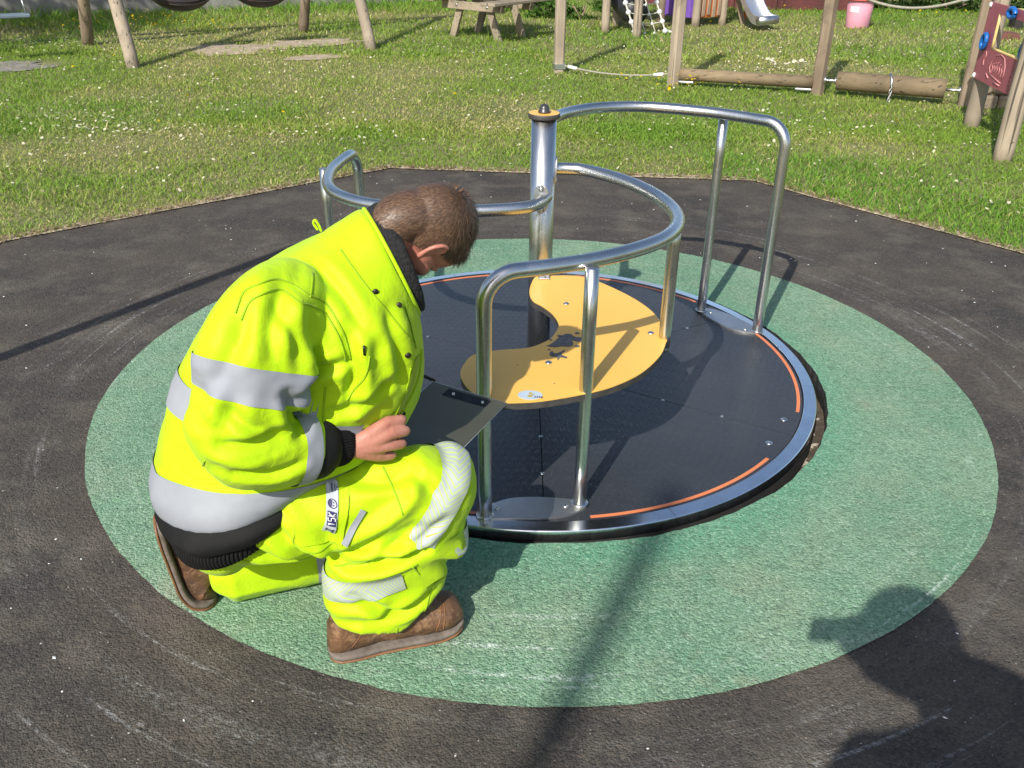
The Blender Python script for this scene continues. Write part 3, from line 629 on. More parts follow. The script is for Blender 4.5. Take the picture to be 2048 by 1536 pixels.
# swings
sw = thing('swing_frame', (-3.4, 11.2, 0), 'weathered round timber swing frame with splayed legs', 'swing frame')
A, B = np.array([-4.5, 10.53]), np.array([-2.24, 11.92]); dB = (B - A) / np.linalg.norm(B - A); Z = A - dB * 2.62
for i, (ft, tp) in enumerate((((-3.92, 9.72), A), ((-5.08, 11.35), A), ((-1.68, 11.2), B), ((-2.80, 12.65), B), ((-6.15, 8.35), Z), ((-7.32, 9.98), Z))):
    rtimber((ft[0], ft[1], -.05), (tp[0] + (ft[0] - tp[0]) * .02, tp[1] + (ft[1] - tp[1]) * .02, 2.34), .068, .058, MT['timber_pale'] if i in (0, 2, 4) else MT['timber'], 'leg', sw, 11 + i)
rtimber(np.r_[Z - dB * .3, 2.40], np.r_[B + dB * .3, 2.40], .065, .065, MT['timber_x'], 'beam', sw, 19, n=30)
MT['chain'] = m_steel('galvanised_chain', (.50, .50, .49), .4)
MT['tyre'] = plain('black_rubber_seat', (.012, .013, .016), (.022, .022, .024), 14, .45, bump=(60, .3, .003)); MT['brown'] = plain('brown_stripe', (.055, .028, .018), None, 8, .6)
def chain(p, q, r=.0075, pitch=.045):
    p, q = np.array(p, float), np.array(q, float); L = np.linalg.norm(q - p); d = (q - p) / L; n = int(L / pitch); e = np.cross(d, (0, 1, .2)); e /= np.linalg.norm(e); g_ = np.cross(d, e); ps = []
    a = np.arange(8) * math.pi / 4
    for i in range(n):
        c = p + d * (i + .5) * pitch; s = e if i % 2 else g_; P = [c + d * math.cos(t) * pitch * .62 + s * math.sin(t) * pitch * .30 for t in np.r_[a, a[:1]]]
        ps.append(tube(P, r * .75, 5, False))
    return join(*ps)
for i, t in enumerate((.33, .675)):  # two seats on one beam
    c = A + (B - A) * t; ax = dB; sd = np.array([-ax[1], ax[0]])
    s = thing('long_swing_seat', (c[0], c[1], .45), ['long black rubber swing seat hanging next to the flat swing bay', 'long black rubber swing seat hanging at the picnic table end of the frame'][i], 'swing seat', 'long black swing seats')
    vs = []
    for u in np.linspace(-1, 1, 17):
        w = .15 * math.sqrt(max(1 - u * u, .02)); zb = .42 + .14 * abs(u) ** 2.2; zt = .62 + .02 * u * u
        for a in np.linspace(0, 2 * math.pi, 16, endpoint=False):
            zz = (zb + zt) / 2 + (zt - zb) / 2 * math.sin(a) * (1 if math.sin(a) < 0 else .8); vs.append(np.r_[c + ax * u * .34 + sd * w * math.cos(a), zz])
    F = [(i_ * 16 + j, i_ * 16 + (j + 1) % 16, (i_ + 1) * 16 + (j + 1) % 16, (i_ + 1) * 16 + j) for i_ in range(16) for j in range(16)] + [tuple(range(15, -1, -1)), tuple(range(256, 272))]
    mo('seat', vs, F, MT['tyre'], s, True)
    for sg, zz in ((-1, .50), (-1, .535)):
        P = [np.r_[c + ax * u * .345 + sd * sg * (.155 * math.sqrt(max(1 - u * u, .02))), zz + .07 * abs(u) ** 2.2] for u in np.linspace(-.9, .9, 15)]; v, f = tube(P, .006, 6); mo('stripe', v, f, MT['brown'], s, True)
    for u in (-.28, .28): v, f = chain(np.r_[c + ax * u, .60], np.r_[c + ax * u * .9, 2.34]); mo('chain', v, f, MT['chain'], s, True)
c = A - dB * 1.0; s = thing('flat_swing_seat', (c[0], c[1], .45), 'flat grey swing seat on steel chains beside the wall', 'swing seat')
MT['swgrey'] = plain('blue_grey_seat', (.16, .21, .24), (.12, .16, .19), 9, .4)
v, f = beam(np.r_[c - dB * .30, .46], np.r_[c + dB * .30, .46], .18, .035, bev=.008); mo('seat', v, f, MT['swgrey'], s)
for u in (-.27, .27):
    v, f = chain(np.r_[c + dB * u * .93, .62], np.r_[c + dB * u * .9, 2.34]); mo('chain', v, f, MT['chain'], s, True)
    v, f = tube([np.r_[c + dB * u, .46], np.r_[c + dB * u * .94, .62]], .008, 8); mo('shackle', v, f, MT['chain'], s, True)

# picnic table
pc = np.array([-.36, 12.32]); l_ = np.array([.62, .78]); l_ /= np.linalg.norm(l_); w_ = np.array([l_[1], -l_[0]])
pt = thing('picnic_table', (pc[0], pc[1], 0), 'weathered wooden picnic table with crossed legs and benches', 'picnic table')
def X(a, b, z): return np.r_[pc + l_ * a + w_ * b, z]
for k in (-.24, .24):
    for sgn in (-1, 1): v, f = beam(X(k, sgn * .39, -.02), X(k, sgn * .12, .68), .045, .095, up=np.r_[w_, 0]); mo('leg', v, f, MT['timber_bench'], pt)
    e = -.048 if k < 0 else .048
    v, f = beam(X(k + e, -.50, .40), X(k + e, .50, .40), .042, .10); cb = mo('cross_beam', v, f, MT['timber_bench'], pt)
    for b in (-.25, .25): v, f = dome(X(k + e * 1.47, b, .40), .018, .01, up=np.r_[l_ * (1 if k > 0 else -1), 0]); mo('bolt', v, f, MT['chain'], cb, True)
    v, f = beam(X(k + e, -.33, .665), X(k + e, .33, .665), .042, .06); mo('top_batten', v, f, MT['timber_bench'], pt)
for sgn in (-1, 1):
    for q in (.43, .56): v, f = beam(X(-.60, sgn * q, .470), X(.60, sgn * q, .470), .115, .036); mo('bench_plank', v, f, MT['timber_bench'], pt)
for b in (-.27, -.135, 0, .135, .27): v, f = beam(X(-.60, b, .715), X(.60, b, .715), .12, .036); mo('top_plank', v, f, MT['timber_bench'], pt)

# balance trail
tr = thing('balance_trail', (2.1, 8.9, 0), 'timber balance trail of square posts with rope, fixed beam and rolling log', 'balance trail')
PA, PB, PC_, PD = np.array([.447, 9.72]), np.array([1.522, 9.07]), np.array([2.80, 8.70]), np.array([3.955, 8.20])
posts = [PA, PB, PC_, PD]
for i, P in enumerate(posts):
    v, f = box(P[0], P[1], .85, .10 + .02 * (i == 3), .10, 1.9, .2 + .25 * i, .018); v[:, 0] += .004 * np.sin(v[:, 2] * 5 + i); mo('post', v, f, MT['timber_pale'] if i < 2 else MT['timber'], tr)
MT['rope'] = plain('grey_green_rope', (.33, .31, .24), (.22, .21, .16), 60, .8, bump=(200, .8, .003)); MT['galv'] = m_steel('galvanised_fitting', (.62, .63, .64), .38)
def rope(a, b, sag, r=.0095):
    P = [np.array(a) + (np.array(b) - np.array(a)) * t - np.array([0, 0, sag * 4 * t * (1 - t)]) for t in np.linspace(0, 1, 24)]; v, f = tube(P, r, 8); ro = mo('rope', v, f, MT['rope'], tr, True)
    for i, j in ((1, 3), (-4, -2)): v, f = tube([P[i], P[j]], r * 1.9, 8); mo('ferrule', v, f, MT['white'], ro, True)
    return ro
rope((PA[0] + .05, PA[1] - .03, .085), (PB[0] - .05, PB[1] + .03, .11), .045)
rope((PC_[0] + .05, PC_[1], .95), (PD[0] - .06, PD[1], .94), .16, .012)
rope((PA[0] + .05, PA[1] - .03, 1.15), (PB[0] - .05, PB[1] + .03, 1.15), .06); 
v, f = box(PA[0], PA[1], .075, .112, .112, .05, .2); mo('steel_band', v, f, MT['galv'], tr)
d = (PC_ - PB) / np.linalg.norm(PC_ - PB)
rtimber(np.r_[PB + d * .05, .115], np.r_[PC_ - d * .05, .115], .056, .056, MT['timber_x'], 'balance_beam', tr, 31, wob=.03)
for P, sgn in ((PB, 1), (PC_, -1)): v, f = beam(np.r_[P + d * sgn * .05, .05], np.r_[P + d * sgn * .20, .05], .09, .022); mo('bracket', v, f, MT['galv'], tr)
d = (PD - PC_) / np.linalg.norm(PD - PC_); lo = rtimber(np.r_[PC_ + d * .16, .145], np.r_[PD - d * .18, .145], .082, .082, MT['timber_x'], 'rolling_log', tr, 33, wob=.03)
for p, q in ((PC_ + d * .04, PC_ + d * .18), (PD - d * .19, PD - d * .04)): v, f = tube([np.r_[p, .14], np.r_[q, .14]], .013, 10); mo('axle', v, f, MT['galv'], lo, True)
for p in (PC_ + d * .058, PC_ + d * .15, PD - d * .065):
    v, f = tube([np.r_[p - d * .007, .14], np.r_[p + d * .007, .14]], .034, 12); mo('washer', v, f, MT['galv'], lo, True)
q = PC_ + d * .62; v, f = chain(np.r_[q[0] - .02, q[1] - .083, .15], np.r_[q[0] - .03, q[1] - .11, .0], .006, .035); mo('chain', v, f, MT['chain'], lo, True)
v, f = tube([np.r_[q[0] - .02, q[1] + .08 * math.cos(t), .145 + .088 * math.sin(t)] for t in np.linspace(math.pi * .5, math.pi * 1.05, 8)], .012, 8); mo('chain_strap', v, f, MT['chain'], lo, True)

# activity panel between two logs
P1, P2 = np.array([3.655, 7.385]), np.array([3.417, 6.35]); dd = P2 - P1; LL = np.linalg.norm(dd); dd /= LL; nl = np.array([-abs(dd[1]), abs(dd[0])]); nl = np.array([dd[1], -dd[0]]); nl = nl if nl[0] < 0 else -nl
ap = thing('activity_panel', (3.53, 6.87, 0), 'maroon play panel with a window and blue handholds between two timber logs', 'play panel')
rtimber(np.r_[P1, -.05], np.r_[P1 + (.01, 0), 2.0], .060, .055, MT['timber_pale'], 'post', ap, 41); rtimber(np.r_[P2, -.05], np.r_[P2, 2.0], .064, .058, MT['timber_pale'], 'post', ap, 42)
MT['maroon'] = plain('maroon_plastic', (.36, .10, .125), (.32, .085, .11), 4, .5); MT['ppink'] = plain('pink_engraving', (.62, .26, .25), None, 10, .6); MT['blue'] = plain('blue_plastic_grip', (.010, .125, .42), (.008, .10, .35), 8, .38); MT['ylw2'] = plain('cream_yellow_edge', (.78, .56, .22), None, 6, .5)
def S(s, z, off=0.0):
    k = .066 - .135 * s / LL
    return np.r_[P1 + dd * s + nl * (k + off), z]
def panel_quad(s0, s1, z0, z1, th=.015):
    vs = [S(s, z, o) for o in (0, -th) for s, z in ((s0, z0), (s1, z0), (s1, z1), (s0, z1))]; return np.array(vs), [(0, 1, 2, 3), (7, 6, 5, 4), (0, 4, 5, 1), (1, 5, 6, 2), (2, 6, 7, 3), (3, 7, 4, 0)]
# board with a real opening: one ring of faces
so_ = [(-.02, .385), (1.04, .385), (1.04, .935), (-.02, .935)]; si = [(.20, .63), (.74, .63), (.74, .868), (.20, .868)]
vs = [S(s, z, o) for o in (0, -.016) for s, z in so_ + si]
F = []
for k in range(4):
    j = (k + 1) % 4; F += [(k, j, 4 + j, 4 + k), (8 + j, 8 + k, 12 + k, 12 + j), (k, 8 + k, 8 + j, j), (4 + j, 12 + j, 12 + k, 4 + k)]
bd = mo('board', vs, F, MT['maroon'], ap)
for (s0, z0), (s1, z1) in ((si[0], si[3]), (si[0], si[1])):
    P = [S(s0 + (s1 - s0) * t, z0 + (z1 - z0) * t, -.008) for t in np.linspace(0, 1, 5)]; v, f = tube(P, .0105, 8); mo('window_edge', v, f, MT['ylw2'], bd, True)
for s, z, rx, rz_, tl in ((.475, .905, .060, .030, 0), (.09, .665, .040, .052, .3), (.83, .70, .040, .055, .3)):
    P = [S(s + rx * math.cos(t) + tl * .03 * math.sin(t), z + rz_ * math.sin(t), .022) for t in np.linspace(0, 2 * math.pi, 21)]; v, f = tube(P, .017, 10, False); mo('handhold', v, f, MT['blue'], ap, True)
def eng(pts, r=.0036):
    v, f = tube([S(s, z, .001) for s, z in pts], r, 6); mo('engraved_line', v, f, MT['ppink'], bd, True)
eng([(.30, .47), (.26, .50), (.28, .55), (.34, .60), (.42, .615), (.50, .60), (.54, .55), (.55, .50), (.53, .46)]); eng([(.27, .465), (.38, .45), (.53, .435)])
for k in range(5): eng(spline([(.31 + k * .045, .475 + .01 * math.sin(k)), (.325 + k * .045, .51), (.30 + k * .047, .53), (.33 + k * .043, .565 - .012 * abs(k - 2))], 4), .0028)
eng(spline([(.13, .60), (.145, .57), (.12, .54), (.13, .50)], 4), .004); eng([(.22, .455), (.28, .43)], .006); eng([(.40, .418), (.52, .415)], .0055)
for k in range(3): eng(spline([(.66, .50 - .03 * k), (.69, .52 - .03 * k), (.71, .49 - .03 * k), (.68, .475 - .03 * k)], 3), .003)
for s, z in ((.005, .915), (.005, .405), (1.0, .915)): v, f = dome(S(s, z, 0), .022, .018, up=np.r_[nl, 0]); mo('bolt_cap', v, f, MT['white'], ap, True)
v, f = dome(S(.86, .40, 0), .022, .016, up=np.r_[nl, 0]); bc = mo('bolt_cap', v, f, MT['ylw2'], ap, True); bc['label'] = 'yellow bolt cap'
# low wall of stone blocks
lw = thing('block_wall', (4.3, 8.12, 0), 'low wall of brown stone blocks behind the maroon panel', 'low wall')
MT['block'] = plain('brown_stone_block', (.26, .20, .135), (.16, .125, .085), 9, .9, bump=(35, .9, .012))
for r_ in range(2):
    x = 4.03 - .05 * r_
    for k in range(5):
        w = .14 + .05 * random.random(); v, f = box(x + w / 2, 8.14 + .012 * random.random() + r_ * .02, .062 + .128 * r_, w - .012, .15, .118, random.uniform(-.04, .04), .018)
        v = v + .006 * np.c_[vnoise(v * 25, 1), vnoise(v * 25, 2), vnoise(v * 25, 3)]; mo('block', v, f, MT['block'], lw); x += w

# climbing unit with net, picket panels and slide
pu = thing('climbing_unit', (2.2, 13.6, 0), 'timber climbing unit with rope net, purple and orange picket panels and steel slide', 'climbing frame')
for i, (x, y, h) in enumerate(((1.20, 12.95, 2.2), (1.56, 12.42, 1.7), (2.52, 13.60, 2.2), (2.96, 13.92, 2.2), (2.10, 14.05, 2.2), (1.42, 13.75, 2.2))):
    rtimber((x, y, -.05), (x, y, h), .056, .052, MT['timber_pale'] if i != 4 else MT['timber'], 'post', pu, 51 + i)
v, f = prism(np.array([(1.4, 13.2), (2.5, 13.62), (2.95, 13.95), (2.5, 14.6), (1.3, 14.2)]), 1.12, 1.17); mo('platform', v, f, MT['timber_bench'], pu)
MT['purple'] = plain('purple_paint', (.155, .075, .36), (.13, .06, .31), 6, .55); MT['opaint'] = plain('orange_paint', (.60, .155, .025), (.5, .12, .02), 6, .55); MT['picket'] = wood('pale_picket', (.40, .29, .20), (.33, .24, .165), 'z')
def pickets(a, b, n, board, mats):
    a, b = np.array(a), np.array(b); d = (b - a); L = np.linalg.norm(d); d = d / L; nn_ = np.array([d[1], -d[0]])
    v, f = beam(np.r_[a, .52], np.r_[b, .52], .016, .80); mo('panel_board', v, f, board, pu)
    for k in range(n):
        c = a + d * L * (k + .5) / n; z1 = .95; z0 = .14 + .02 * math.sin(k * 2.1)
        v, f = beam(np.r_[c + nn_ * .020, z0], np.r_[c + nn_ * .020, z1], L / n * .58, .018, up=np.r_[nn_, 0], bev=.004); mo('picket', v, f, mats[k % len(mats)], pu)
pickets((2.57, 13.64), (2.91, 13.89), 4, MT['opaint'], [MT['picket']]); pickets((2.14, 14.0), (2.49, 13.63), 3, MT['purple'], [MT['purple'], MT['picket']])
# net
tl, trt, bl, br = np.array([1.16, 13.25, 1.15]), np.array([1.60, 13.45, 1.15]), np.array([1.55, 12.62, .06]), np.array([1.98, 12.80, .05])
MT['netrope'] = plain('white_net_rope', (.55, .53, .45), (.42, .40, .33), 40, .8)
lines = []
for c in range(4):
    t = c / 3; P = [tl + (trt - tl) * t + ((bl + (br - bl) * t) - (tl + (trt - tl) * t)) * u for u in np.linspace(0, 1, 10)]; lines.append(tube(P, .013 if c in (0, 3) else .008, 6))
for r_ in range(1, 10):
    u = r_ / 10; a, b = tl + (bl - tl) * u, trt + (br - trt) * u; P = [a + (b - a) * t - np.array([0, 0, .03 * 4 * t * (1 - t)]) for t in np.linspace(0, 1, 7)]; lines.append(tube(P, .008, 6))
v, f = join(*lines); net = mo('climbing_net', v, f, MT['netrope'], pu, True)
for r_ in range(1, 11):
    u = r_ / 10
    for c in range(4):
        t = c / 3; p = tl + (trt - tl) * t + ((bl + (br - bl) * t) - (tl + (trt - tl) * t)) * u; p = p - np.array([0, 0, .03 * 4 * t * (1 - t)])
        rr_ = .038 if c in (0, 3) else .024; v, f = lathe([(0, -rr_), (rr_ * .7, -rr_ * .6), (rr_, 0), (rr_ * .7, rr_ * .6), (0, rr_)], tuple(p), 8, closed=False); mo('net_clip', v, f, MT['white'], net, True)
v, f = tube([br, (2.03, 12.82, .04), (2.10, 12.83, .02)], .02, 8); mo('net_tail', v, f, MT['white'], net, True)
v, f = dome((2.11, 12.83, 0), .045, .07); mo('net_anchor', v, f, MT['black'], pu, True)
v, f = tube(spline([(1.62, 13.05, .25), (1.5, 13.3, .32), (1.25, 13.6, .7), (1.2, 13.9, 1.2)], 5), .17, 18); mo('crawl_tube', v, f, MT['tyre'], pu, True)
# slide
MT['slide'] = m_steel('slide_steel', (.86, .87, .89), .45)
ctr = spline([(2.95, 14.28, 1.16), (3.05, 14.10, .95), (3.22, 13.74, .48), (3.36, 13.44, .16), (3.44, 13.27, .115)], 6); sdv = np.array([.87, .49, 0]); hw = .15; vs = []
prof = [(-hw, .085), (-hw, .0), (hw, .0), (hw, .085), (hw + .018, .085), (hw + .018, -.03), (-hw - .018, -.03), (-hw - .018, .085)]
for q in ctr:
    for a, b in prof: vs.append(q + sdv * a + np.array([0, 0, b]))
n_ = len(ctr); F = [(i * 8 + j, (i + 1) * 8 + j, (i + 1) * 8 + (j + 1) % 8, i * 8 + (j + 1) % 8) for i in range(n_ - 1) for j in range(8)] + [tuple(range(8)), tuple(range((n_ - 1) * 8 + 7, (n_ - 1) * 8 - 1, -1))]
mo('slide', vs, F, MT['slide'], pu)
v, f = tube([ctr[-1] - sdv * (hw + .018) + (0, 0, .03), ctr[-1] + sdv * (hw + .018) + (0, 0, .03)], .055, 14); mo('slide_lip', v, f, MT['galv'], pu, True)
v, f = beam((3.02, 14.2, .9), (3.30, 14.05, -.02), .06, .06); mo('brace', v, f, MT['timber'], pu)
v, f = beam((3.33, 14.22, -.02), (3.36, 14.22, .20), .07, .035); mo('orange_stake', v, f, MT['opaint'], pu)
v, f = beam((3.05, 14.35, .45), (3.55, 14.6, .45), .05, .05); mo('rung', v, f, MT['timber'], pu)

# red timber enclosure, tub and planting
rs_ = thing('red_enclosure', (3.6, 16.0, 0), 'dark red timber sandpit enclosure behind the slide', 'enclosure')
MT['redwood'] = wood('dark_red_stained_board', (.13, .030, .026), (.085, .02, .018), 'x'); MT['tan'] = wood('bare_pine_board', (.52, .36, .18), (.42, .28, .14), 'x'); MT['dark'] = plain('dark_brown', (.02, .016, .014), (.03, .024, .02), 8, .8)
for k, (z0, z1, m_) in enumerate(((0, .20, 'redwood'), (.225, .33, 'tan'), (.36, .56, 'redwood'), (.58, .78, 'redwood'), (.80, 1.0, 'redwood'))):
    v, f = beam((1.75, 16.55, (z0 + z1) / 2), (5.42, 15.72, (z0 + z1) / 2), .035, z1 - z0); v[:, 1] += (.03 if m_ == 'tan' else 0); mo('board', v, f, MT[m_], rs_)
v, f = beam((1.75, 16.72, .5), (5.42, 15.89, .5), .03, 1.0); mo('dark_recess_sheet', v, f, MT['dark'], rs_)  # near-black sheet stands in for the shade of the recess behind the boards
for x in (1.8, 2.9, 3.55, 4.22, 4.32, 5.36):
    y = 16.55 - (x - 1.75) * .226 - .035; v, f = box(x, y, .55, .07, .05, 1.1, -.22, .006); mo('upright', v, f, MT['redwood'], rs_)
tb = thing('plastic_tub', (4.83, 13.72, 0), 'pale pink plastic tub with a coral rim and white label standing on the grass', 'tub')
def m_tub():
    k = NT('pink_translucent_plastic'); k.set(Base_Color=k.mix(k.ramp(k.noise(5, 3), .35, .65), (.70, .34, .42), (.62, .28, .37)), Roughness=.4); k.b.inputs['Subsurface Weight'].default_value = .2; k.b.inputs['Subsurface Radius'].default_value = (.05, .02, .02); return k.m
MT['tub'] = m_tub(); MT['coral'] = plain('coral_plastic', (.72, .15, .14), None, 6, .4)
v, f = lathe([(0, .005), (.150, .005), (.162, .02), (.176, .30), (.168, .35), (.178, .365), (.168, .367), (.160, .34), (.150, .03), (0, .03)], (4.83, 13.72, 0), 32, closed=False); mo('tub_body', v, f, MT['tub'], tb, True)
v, f = lathe([(.165, .372), (.200, .372), (.205, .385), (.200, .43), (.185, .44), (0, .445), (0, .40), (.165, .40)], (4.83, 13.72, 0), 32, closed=False); mo('rim', v, f, MT['coral'], tb, True)
a0 = math.atan2(-13.72, -4.83); aa = np.linspace(a0 - .75, a0 - .05, 8); vs = [(4.83 + .1775 * math.cos(a), 13.72 + .1775 * math.sin(a), z) for z in (.225, .298) for a in aa]; mo('label_patch', vs, [(i, i + 1, 9 + i, 8 + i) for i in range(7)], MT['white'], tb)
for i, (x, y, rr) in enumerate(((6.1, 16.2, (.8, .45, .7)), (7.2, 16.1, (.85, .5, .8)), (8.4, 15.9, (.9, .5, .85)))):
    bush('hedge_shrub', (x, y, .6), rr, 3200, .05, ['glossy dark shrub growing beside the red enclosure', 'dark green shrub in the middle of the back hedge', 'dark green shrub behind the maroon panel'][i], 'shrub', 70 + i, 'shrubs of the back hedge')
for i, (x, y, rr, n) in enumerate(((.42, 14.6, (.40, .30, .20), 900), (.05, 15.6, (.5, .4, .3), 900), (1.0, 14.4, (.35, .3, .16), 600))):
    bush('weed_clump', (x, y, .12), rr, n, .045, ['leafy green weeds growing beside the picnic table', 'leafy green weeds behind the picnic table', 'low leafy weeds behind the rope net'][i], 'weeds', 80 + i, 'clumps of leafy weeds', [(.07, .15, .025), (.10, .20, .035), (.06, .12, .02)])
lb = thing('low_bench', (7.2, 13.85, 0), 'low lime yellow bench plank on dark supports seen through the panel window', 'bench'); MT['lime'] = plain('lime_yellow_paint', (.52, .52, .16), None, 6, .6)
v, f = beam((7.0, 13.85, .23), (8.0, 13.75, .23), .22, .07); mo('seat', v, f, MT['lime'], lb)
for x in (7.12, 7.85): v, f = box(x, 13.83 - (x - 7) * .1, .09, .12, .2, .19, 0, .01); mo('support', v, f, MT['dark'], lb)
sl_ = thing('brown_step', (6.42, 12.7, 0), 'small red brown stepping block in the grass seen through the panel window', 'step block'); v, f = prism(np.array([(6.2, 12.55), (6.62, 12.6), (6.6, 12.85), (6.22, 12.82)]), -.01, .09); v[4:, :2] = v[4:, :2] * .8 + np.array([6.42, 12.7]) * .2; mo('block', v, f, plain('red_brown_plastic', (.16, .06, .045), None, 6, .6), sl_)
# posts behind the camera whose shadows cross the surface
for i, (a, b, r0, lab) in enumerate((((-2.93, -5.36, -.05), (-2.93, -5.36, 7.0), .044, 'tall slim timber pole standing upright on the lawn behind the camera'), ((-2.9, 1.82, -.05), (-2.9 + .25 * 2.4, 1.82, 2.4), .036, 'leaning timber post beside the rubber surface'))):
    q = thing('timber_post', (a[0], a[1], 0), lab, 'post'); rtimber(a, b, r0, r0 * .95, MT['timber'], 'shaft', q, 91 + i); v, f = lathe([(0, b[2]), (r0 * 1.05, b[2]), (r0 * 1.0, b[2] + .02), (0, b[2] + .035)], (b[0], b[1], 0), 14, closed=False); mo('cap', v, f, MT['black'], q, True)

# a tree out of the picture whose shade lies on the long grass by the wall
tree = thing('tree', (-8.5, 8.8, 0), 'broadleaf tree standing on the lawn near the end of the swings', 'tree')
v, f = tube(spline([(-8.5, 8.8, -.1), (-8.46, 8.82, 1.0), (-8.52, 8.78, 2.0), (-8.45, 8.85, 3.2)], 5), np.linspace(.16, .07, 16), 12, True, .08, 3); trk = mo('trunk', v, f, MT['timber'], tree, True)
for i, e in enumerate(((-7.7, 8.6, 3.9), (-9.2, 9.2, 3.8), (-8.6, 8.0, 4.1), (-8.3, 9.6, 4.2), (-8.4, 8.8, 4.8))):
    v, f = tube(spline([(-8.5, 8.8, 2.0 + .15 * i), tuple((np.array(e) + (-8.5, 8.8, 2.4)) / 2 + (0, 0, .15)), e], 5), np.linspace(.06, .015, 11), 8); mo('limb', v, f, MT['timber'], tree, True)
V, F, C = leaves((-8.45, 8.85, 3.9), (1.5, 1.5, 1.15), 7000, .075, GL, 99, clip=False); npmesh('crown', V, F, MT['blade'], tree, C)

# ------------------------------------------------------------------ the kneeling man
MO = np.array([-.60, 1.74, 0.]); _a = R(20); MF = np.array([math.cos(_a), math.sin(_a), 0]); MS = np.array([math.sin(_a), -math.cos(_a), 0])
def Bd(P):                     # body frame (forward, to his right, up) -> world
    P = np.atleast_2d(np.asarray(P, float)); return MO + P[:, :1] * MF + P[:, 1:2] * MS + P[:, 2:] * np.array([0, 0, 1.])
def invB(Wp):
    d = np.asarray(Wp) - MO; return np.c_[d @ MF, d @ MS, d[:, 2]]
def loftC(C, U, V, seg=48, sub=4, p=2.0, cap=True):
    """closed tube through rings: centre, two half-axes; p is the superellipse power"""
    A = spline(np.c_[C, U, V], sub); t = np.arange(seg) * 2 * math.pi / seg; c, s = np.cos(t), np.sin(t)
    c = np.sign(c) * np.abs(c) ** (2 / p); s = np.sign(s) * np.abs(s) ** (2 / p); Vs = []
    for r_ in A: Vs.append(r_[:3] + np.outer(c, r_[3:6]) + np.outer(s, r_[6:9]))
    n = len(A); Vs = np.concatenate(Vs); F = [(i * seg + j, i * seg + (j + 1) % seg, (i + 1) * seg + (j + 1) % seg, (i + 1) * seg + j) for i in range(n - 1) for j in range(seg)]
    if cap: F += [tuple(range(seg - 1, -1, -1)), tuple(range((n - 1) * seg, n * seg))]
    return Vs, F
def torso(rings, **k):         # (back f,z), (front f,z), centre s, half width
    C = [((b[0] + f[0]) / 2, s, (b[1] + f[1]) / 2) for b, f, s, h in rings]; U = [((f[0] - b[0]) / 2, 0, (f[1] - b[1]) / 2) for b, f, s, h in rings]; V = [(0, h, 0) for *_, h in rings]
    return loftC(C, U, V, **k)
def limb(pts, ra, rb=None, ref=(0, 1, 0), **k):
    P = np.asarray(pts, float); rb = ra if rb is None else rb; T = np.gradient(P, axis=0); T /= np.linalg.norm(T, axis=1)[:, None]
    v = np.asarray(ref, float) - T * (T @ np.asarray(ref, float))[:, None]; v /= np.linalg.norm(v, axis=1)[:, None]; u = np.cross(v, T)
    ra = np.broadcast_to(np.asarray(ra, float), (len(P),)); rb = np.broadcast_to(np.asarray(rb, float), (len(P),))
    # rounded ends
    P2 = np.r_[[P[0] - T[0] * ra[0] * .5], P, [P[-1] + T[-1] * ra[-1] * .5]]; sc = lambda r: np.r_[r[0] * .55, r, r[-1] * .55]
    U = np.r_[u[:1], u, u[-1:]] * sc(ra)[:, None]; Vv = np.r_[v[:1], v, v[-1:]] * sc(rb)[:, None]
    return loftC(P2, U, Vv, **k)
def ell(c, r, ax=None, seg=24):
    ax = np.eye(3) if ax is None else np.asarray(ax, float); V = []; m = 12
    for i in range(m + 1):
        t = math.pi * (i + .02) / (m + .04)
        for j in range(seg): a = 2 * math.pi * j / seg; V.append(np.array(c) + ax[0] * r[0] * math.sin(t) * math.cos(a) + ax[1] * r[1] * math.sin(t) * math.sin(a) + ax[2] * r[2] * math.cos(t))
    return np.array(V), [(i * seg + j, (i + 1) * seg + j, (i + 1) * seg + (j + 1) % seg, i * seg + (j + 1) % seg) for i in range(m) for j in range(seg)] + [tuple(range(seg)), tuple(range(m * seg + seg - 1, m * seg - 1, -1))]
def remesh(parts, vox, smooth=2):
    V, F = join(*parts); me = bpy.data.meshes.new('tmp'); me.from_pydata([tuple(v) for v in V], [], F); 
    bm = bmesh.new(); bm.from_mesh(me); bmesh.ops.recalc_face_normals(bm, faces=bm.faces); bm.to_mesh(me); bm.free()
    o = bpy.data.objects.new('tmp', me); COL.objects.link(o)
    md = o.modifiers.new('r', 'REMESH'); md.mode = 'VOXEL'; md.voxel_size = vox
    dg = bpy.context.evaluated_depsgraph_get(); ev = o.evaluated_get(dg); m2 = ev.to_mesh(); n = len(m2.vertices)
    P = np.empty(n * 3, np.float32); m2.vertices.foreach_get('co', P); P = P.reshape(-1, 3).astype(float)
    lt = np.empty(len(m2.polygons), np.int32); m2.polygons.foreach_get('loop_total', lt); li = np.empty(len(m2.loops), np.int32); m2.loops.foreach_get('vertex_index', li)
    ev.to_mesh_clear(); bpy.data.objects.remove(o); bpy.data.meshes.remove(me)
    Q = li.reshape(-1, 4) if (lt == 4).all() else np.array([q for q in np.split(li, np.cumsum(lt)[:-1]) if len(q) == 4])
    return smoothen(P, Q, smooth), Q
def smoothen(P, Q, it, lam=.6):
    E = np.concatenate([Q[:, [0, 1]], Q[:, [1, 2]], Q[:, [2, 3]], Q[:, [3, 0]]]); n = len(P)
    deg = np.bincount(E.ravel(), minlength=n)[:, None].clip(1)
    for _ in range(it):
        S = np.stack([np.bincount(E[:, 0], P[E[:, 1], k], n) + np.bincount(E[:, 1], P[E[:, 0], k], n) for k in range(3)], 1); P = P + lam * (S / deg - P)
    return P
